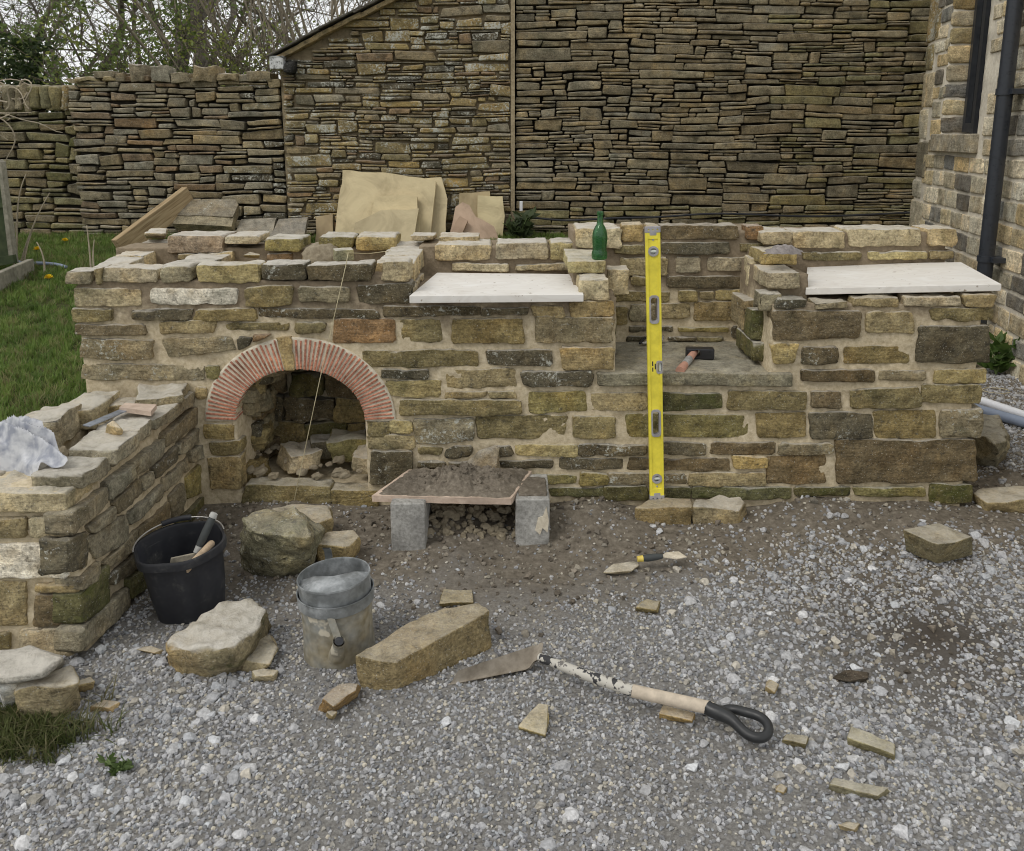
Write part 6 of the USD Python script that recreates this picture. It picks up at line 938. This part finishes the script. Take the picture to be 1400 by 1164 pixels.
for k, pts in enumerate((((16, 322), (24, 290), (31, 250), (36, 238)), ((25, 350), (45, 310), (60, 278), (68, 264)), ((30, 356), (38, 335), (43, 320)), ((17, 340), (20, 316), (23, 303)), ((58, 356), (54, 338), (50, 331)), ((122, 348), (120, 320), (118.5, 308)), ((128, 350), (128, 336), (129, 328)))):
    P = [atY(px_, py_, 7.3 - .1 * k) for px_, py_ in pts]; P = [P[0] * np.array([1, 1, 0]) + np.array([0, 0, float(gz(P[0][0], P[0][1]))])] + P[1:]; lab = ('tall pale dead stem nearest the green board', 'long dead stem bending right against the mossy wall', 'short dead stem crossing the foot of the bending stem', 'short dead stem touching the edge of the green board', 'little dead stem by the blue hose', 'thin dry stalk standing left of the timber beam', 'short dry stalk right of the thin one near the timber beam')[k]
    x = thing('dead_stem', lab, 'stem', P[0]); put('stem', tube(smooth_line(P, 14) - P[0], np.linspace(.009, .004, 14), 6), MATS['dead_stem'], x)
plain('dandelion_yellow', (.72, .50, .02), .7, .1); plain('weed_stalk', (.10, .14, .05), .7, .2)
for (px_, py_), lab in (((49.5, 342), 'dandelion flower beside the blue hose'), ((88, 330), 'dandelion flower closest to the mossy wall'), ((66, 381), 'largest dandelion flower, nearest in the lawn')):
    z = .66; c = atZ(px_, py_, z if py_ < 370 else .60); g = float(gz(c[0], c[1])); x = thing('dandelion', lab, 'flower', (c[0], c[1], g)); h = max(c[2] - g, .06); vs = []
    put('stalk', tube([(0, 0, 0), (.005, 0, h)], .003, 6), MATS['weed_stalk'], x)
    for k in range(46):
        a = R.uniform(0, 6.28); e = R.uniform(.1, 1.2); d = np.array([math.cos(a) * math.cos(e), math.sin(a) * math.cos(e), math.sin(e)]); s = np.cross(d, [.3, .2, 1]); s /= np.linalg.norm(s); vs.append((np.array([s * .003, -s * .003, d * .034 - s * .005, d * .034 + s * .005]) + [.005, 0, h], np.array([[0, 1, 2], [0, 2, 3]])))
    put('flower_head', join(vs), MATS['dandelion_yellow'], x, smooth=False)
# ------------------------------------------------------------------ leafy weeds
mat('leaf', {'g': ('geometry', {}), 't': ('attribute', {'attribute': 'tint'}), 'n': ('noise_texture', {'scale': 7.0, 'detail': 3.0}), 'r': ('rgb_ramp', {'ramp': [(.3, (.6, .65, .55)), (.7, (1.35, 1.3, 1.2))]}), 'm': ('mix', {'mix_type': 'multiply', 'fac': 1.0}), 'p': ('principled_bsdf', {'roughness': .55, 'specular_ior_level': .3}), 'tr': ('translucent_bsdf', {}), 'mc': ('mix_closure', {'fac': .35})},
    [('g.position', 'n.vector'), ('n.fac', 'r.fac'), ('t.color', 'm.color1'), ('r.color', 'm.color2'), ('m.color', 'p.base_color'), ('m.color', 'tr.color'), ('p.BSDF', 'mc.closure1'), ('tr.BSDF', 'mc.closure2')], surface='mc.closure')
def leaf_quad(p, d, L, W, rnd):
    d = d / np.linalg.norm(d); s = np.cross(d, [rnd.uniform(-1, 1), rnd.uniform(-1, 1), rnd.uniform(.2, 1)]); s /= np.linalg.norm(s) + 1e-9; n = np.cross(d, s); return np.array([p, p + d * L * .45 + s * W - n * L * .06, p + d * L - n * L * .18, p + d * L * .45 - s * W - n * L * .06])
def weed(name, label, c, h, spread, nleaf, L, tint, seed, stems=5):
    rnd = random.Random(seed); x = thing(name, label, 'plant', c); vs = []
    for k in range(stems):
        a = rnd.uniform(0, 6.28); tip = np.array([math.cos(a) * spread * rnd.uniform(.3, 1), math.sin(a) * spread * rnd.uniform(.2, .7), h * rnd.uniform(.5, 1)]); P = [np.zeros(3), tip * [.3, .3, .6], tip]; put('stem', tube(P, [.006, .005, .003], 5), MATS['weed_stalk'], x)
        for j in range(nleaf):
            t = rnd.uniform(.15, 1.0); b = rnd.uniform(0, 6.28); vs.append((leaf_quad(tip * t * [1, 1, 1], np.array([math.cos(b), math.sin(b), rnd.uniform(-.1, .9)]), L * rnd.uniform(.6, 1.2), L * .22, rnd), np.array([[0, 1, 2, 3]])))
    put('leaves', join(vs), MATS['leaf'], x, smooth=False, tint=tint, kind='stuff')
wp = atZ(1362, 512, .02); weed('weed', 'green weed growing at the foot of the house near the pipes', wp, .26, .17, 9, .13, (.07, .12, .03), 4, 8); wp = atZ(1386, 506, .02); weed('weed', 'darker green weed at the house wall on the right picture edge', wp, .2, .12, 8, .11, (.05, .085, .03), 6, 6)
wp = atY(712, 330, 8.2); wp[2] = .62; weed('weed', 'dark tuft of weeds at the foot of the dark wall right of the pink stone', wp, .30, .22, 10, .14, (.05, .07, .03), 9, 9); wp = atZ(87, 540, .42); weed('dock_leaf', 'small light green dock leaves beside the low wall on the lawn', (-2.05, 3.15, .33), .20, .08, 6, .12, (.12, .19, .05), 12, 5)
wp = atZ(160, 1060, .0); weed('weed', 'tiny green weed growing in the gravel at the lower left', wp + [0, 0, .005], .035, .06, 7, .03, (.08, .12, .04), 15, 7); wp = atZ(1180, 715, .03); weed('weed', 'tiny low weed on the soil left of the hewn block', wp, .03, .07, 7, .03, (.07, .10, .04), 16, 6)
# ------------------------------------------------------------------ trees and bushes beyond the walls
speckle('bark', [(.3, (.06, .052, .040)), (.55, (.125, .11, .085)), (.75, (.21, .19, .155))], 18, .9, .006); speckle('twig_bark', [(.3, (.075, .062, .045)), (.7, (.17, .145, .105))], 20, .9, .003); speckle('whip_bark', [(.3, (.16, .135, .095)), (.7, (.30, .26, .19))], 16, .85, .003)
def grow(rnd, p, d, L, r, depth, acc, tips, spread=.6, up=.15, kids=(2, 4), rmin=.004):
    n = 4 if depth > 1 else 3; pts, q, dd = [p], p.copy(), d / np.linalg.norm(d)
    for k in range(n):
        dd = dd + np.array([rnd.gauss(0, .16), rnd.gauss(0, .16), rnd.gauss(0, .10) + up * .25]); dd /= np.linalg.norm(dd); q = q + dd * L / n; pts.append(q.copy())
    r1 = max(r * .55, rmin); acc.append(tube(pts, np.linspace(r, r1, n + 1), 7 if r > .05 else 5 if r > .015 else 3, cap=False))
    if depth == 0: tips.append((pts, dd)); return
    tips.append((pts, dd)) if depth == 1 else None
    for k in range(rnd.randint(*kids)):
        t = rnd.uniform(.35, 1.0) if k else 1.0; i = min(int(t * n), n - 1); b = pts[i] + (pts[i + 1] - pts[i]) * (t * n - i) if t < 1 else pts[-1]
        s = np.array([rnd.gauss(0, 1), rnd.gauss(0, 1), rnd.gauss(0, .7)]); s -= dd * (s @ dd); s /= np.linalg.norm(s) + 1e-9; nd = dd * (1 - spread * .5) + s * spread * rnd.uniform(.6, 1.3) + np.array([0, 0, up])
        grow(rnd, b, nd, L * rnd.uniform(.55, .85), r1 * (1 if k == 0 else rnd.uniform(.5, .8)), depth - 1, acc, tips, spread, up, kids, rmin)
def tree(name, label, base, trunks, depth, seed, leaves, Lf, tint, bark='bark', spread=.7, up=.1, kids=(2, 4), rmin=.005, cat='tree'):
    rnd = random.Random(seed); x = thing(name, label, cat, base); acc, tips = [], []
    for (d, L, r, off) in trunks:
        t_acc = []; grow(rnd, np.array(off, float), np.array(d, float), L, r, depth, t_acc, tips, spread, up, kids, rmin); put('trunk', t_acc[0], MATS[bark], x); acc += t_acc[1:]
    put('branches', join(acc), MATS[bark], x, kind='stuff')
    vs = []
    for pts, d in tips:
        for k in range(leaves if leaves >= 1 else (1 if rnd.random() < leaves else 0)):
            i = rnd.randint(0, len(pts) - 2); p = pts[i] + (pts[i + 1] - pts[i]) * rnd.random() + np.array([rnd.gauss(0, .05), rnd.gauss(0, .05), rnd.gauss(0, .05)]); v = leaf_quad(p, np.array([rnd.gauss(0, 1), rnd.gauss(0, 1), rnd.gauss(0, .8)]), Lf * rnd.uniform(.6, 1.3), Lf * rnd.uniform(.22, .34), rnd); vs.append((v, np.array([[0, 1, 2, 3]])))
    if vs: put('crown', join(vs), MATS['leaf'], x, smooth=False, tint=tint, kind='stuff')
def gr(pxx, Y): return np.array([(pxx - CX) / F * (Y * CP), Y, .55])
tree('tree', 'bare two-stemmed tree with stout pale trunks behind the garden wall', gr(237, 11.5), [((-.06, 0, 1), 3.2, .15, (-.12, 0, 0)), ((.05, .1, 1), 3.4, .14, (.10, .1, 0)), ((.7, .2, .8), 2.6, .09, (.15, .1, 1.0))], 4, 31, 2, .06, (.13, .16, .05), spread=.75, up=.12)
tree('tree', 'bare dark tree with spreading branches left of the two-stemmed tree', gr(150, 14.0), [((.25, 0, 1), 2.2, .12, (0, 0, 0)), ((-.45, .1, 1), 2.2, .09, (0, 0, .4))], 5, 37, 2, .06, (.12, .15, .05), spread=.8, up=.05)
tree('tree', 'slender dark tree with thin upright limbs at the top left corner', gr(35, 15.0), [((-.1, 0, 1), 2.5, .10, (0, 0, 0)), ((.2, 0, 1), 2.3, .07, (.1, 0, .2))], 5, 43, 1, .07, (.13, .17, .05), spread=.7, up=.1)
tree('budding_bush', 'bush breaking into pale green leaf above the mossy wall', gr(95, 11.2), [((d, .1, 1), L, .03, (o, 0, 0)) for d, L, o in ((-.3, 1.3, -.4), (.1, 1.5, 0), (.3, 1.3, .5), (-.1, 1.4, .9), (-.5, 1.2, -.9))], 4, 53, 9, .075, (.13, .175, .055), bark='twig_bark', spread=.6, up=.12, cat='bush')
tree('budding_bush', 'loose budding bush between the bare trees and the garden wall', gr(175, 10.6), [((d, .1, 1), L, .025, (o, 0, 0)) for d, L, o in ((-.3, 1.2, -.3), (.1, 1.2, 0), (.3, 1.1, .4))], 4, 59, 5, .065, (.15, .19, .06), bark='twig_bark', spread=.65, up=.1, cat='bush')
tree('coppiced_shrub', 'shrub of many pale upright whips beside the gable verge', gr(405, 10.8), [((R.uniform(-.5, .22), R.uniform(-.1, .2), 1), R.uniform(2.2, 3.4), R.uniform(.018, .034), (R.uniform(-.7, .45), R.uniform(-.2, .3), 0)) for k in range(26)], 2, 61, 1, .06, (.15, .19, .05), bark='whip_bark', spread=.45, up=.3, kids=(2, 4), cat='shrub')
tree('hedge_shrub', 'twiggy tangled hedge shrub with yellow-green buds behind the white tin', gr(330, 10.4), [((R.uniform(-.6, .6), .1, 1), R.uniform(.9, 1.5), .022, (R.uniform(-.9, 1.0), R.uniform(-.2, .2), 0)) for k in range(14)], 3, 67, 6, .06, (.20, .23, .06), bark='twig_bark', spread=.75, up=.1, cat='shrub')
tree('far_tree', 'far twiggy bare tree filling the gap between the trunks', gr(290, 19.0), [((0, 0, 1), 2.4, .16, (0, 0, 0)), ((.4, 0, 1), 2.6, .1, (.3, 0, 0)), ((-.4, 0, 1), 2.6, .1, (-.3, 0, 0))], 5, 71, 1, .07, (.11, .13, .05), bark='twig_bark', spread=.75, up=.08, kids=(3, 4))
tree('far_tree', 'far bare tree standing behind the gable verge', gr(470, 17.0), [((-.1, 0, 1), 2.6, .13, (0, 0, 0)), ((.3, 0, 1), 2.4, .1, (.3, 0, 0))], 5, 73, 1, .07, (.10, .12, .05), bark='twig_bark', spread=.75, up=.1, kids=(3, 4))
# dark evergreen mass at the left edge and brambles on the mossy wall
rnd = random.Random(5); b = gr(-10, 10.0); x = thing('evergreen_bush', 'dark evergreen bush at the left edge above the mossy wall', 'bush', b); put('trunk', tube([(0, 0, 0), (.05, 0, 1.2)], [.06, .03], 8), MATS['bark'], x); vs = []
for k in range(2600):
    a, e, r = rnd.uniform(0, 6.28), rnd.gauss(0, .7), rnd.uniform(.3, 1) ** .5; p = np.array([math.cos(a) * .75 * r, math.sin(a) * .5 * r, 1.75 + .62 * r * math.sin(e)]); p *= 1 + .25 * (meshkit.noise(p * 3, 2) - .5); vs.append((leaf_quad(p, np.array([rnd.gauss(0, 1), rnd.gauss(0, 1), rnd.gauss(0, .7)]), .08, .02, rnd), np.array([[0, 1, 2, 3]])))
put('crown', join(vs), MATS['leaf'], x, smooth=False, tint=(.035, .055, .02), kind='stuff')
b = atY(10, 135, 8.35); x = thing('brambles', 'tangle of dead pale brambles hanging over the mossy wall at the left edge', 'brambles', b); vs = []
for k in range(26):
    p = np.array([rnd.uniform(-.7, .1), rnd.uniform(-.1, .3), rnd.uniform(-.2, .15)]); d = np.array([rnd.uniform(-1, 1), rnd.uniform(-.2, .2), rnd.uniform(-.5, .7)]); pts = [p]
    for j in range(5): d = d + np.array([rnd.gauss(0, .3), 0, rnd.gauss(0, .25) - .15]); pts.append(pts[-1] + d / np.linalg.norm(d) * rnd.uniform(.06, .16))
    vs.append(tube(smooth_line(pts, 12), np.linspace(.009, .004, 12), 5))
put('canes', join(vs), MATS['dead_stem'], x, kind='stuff')
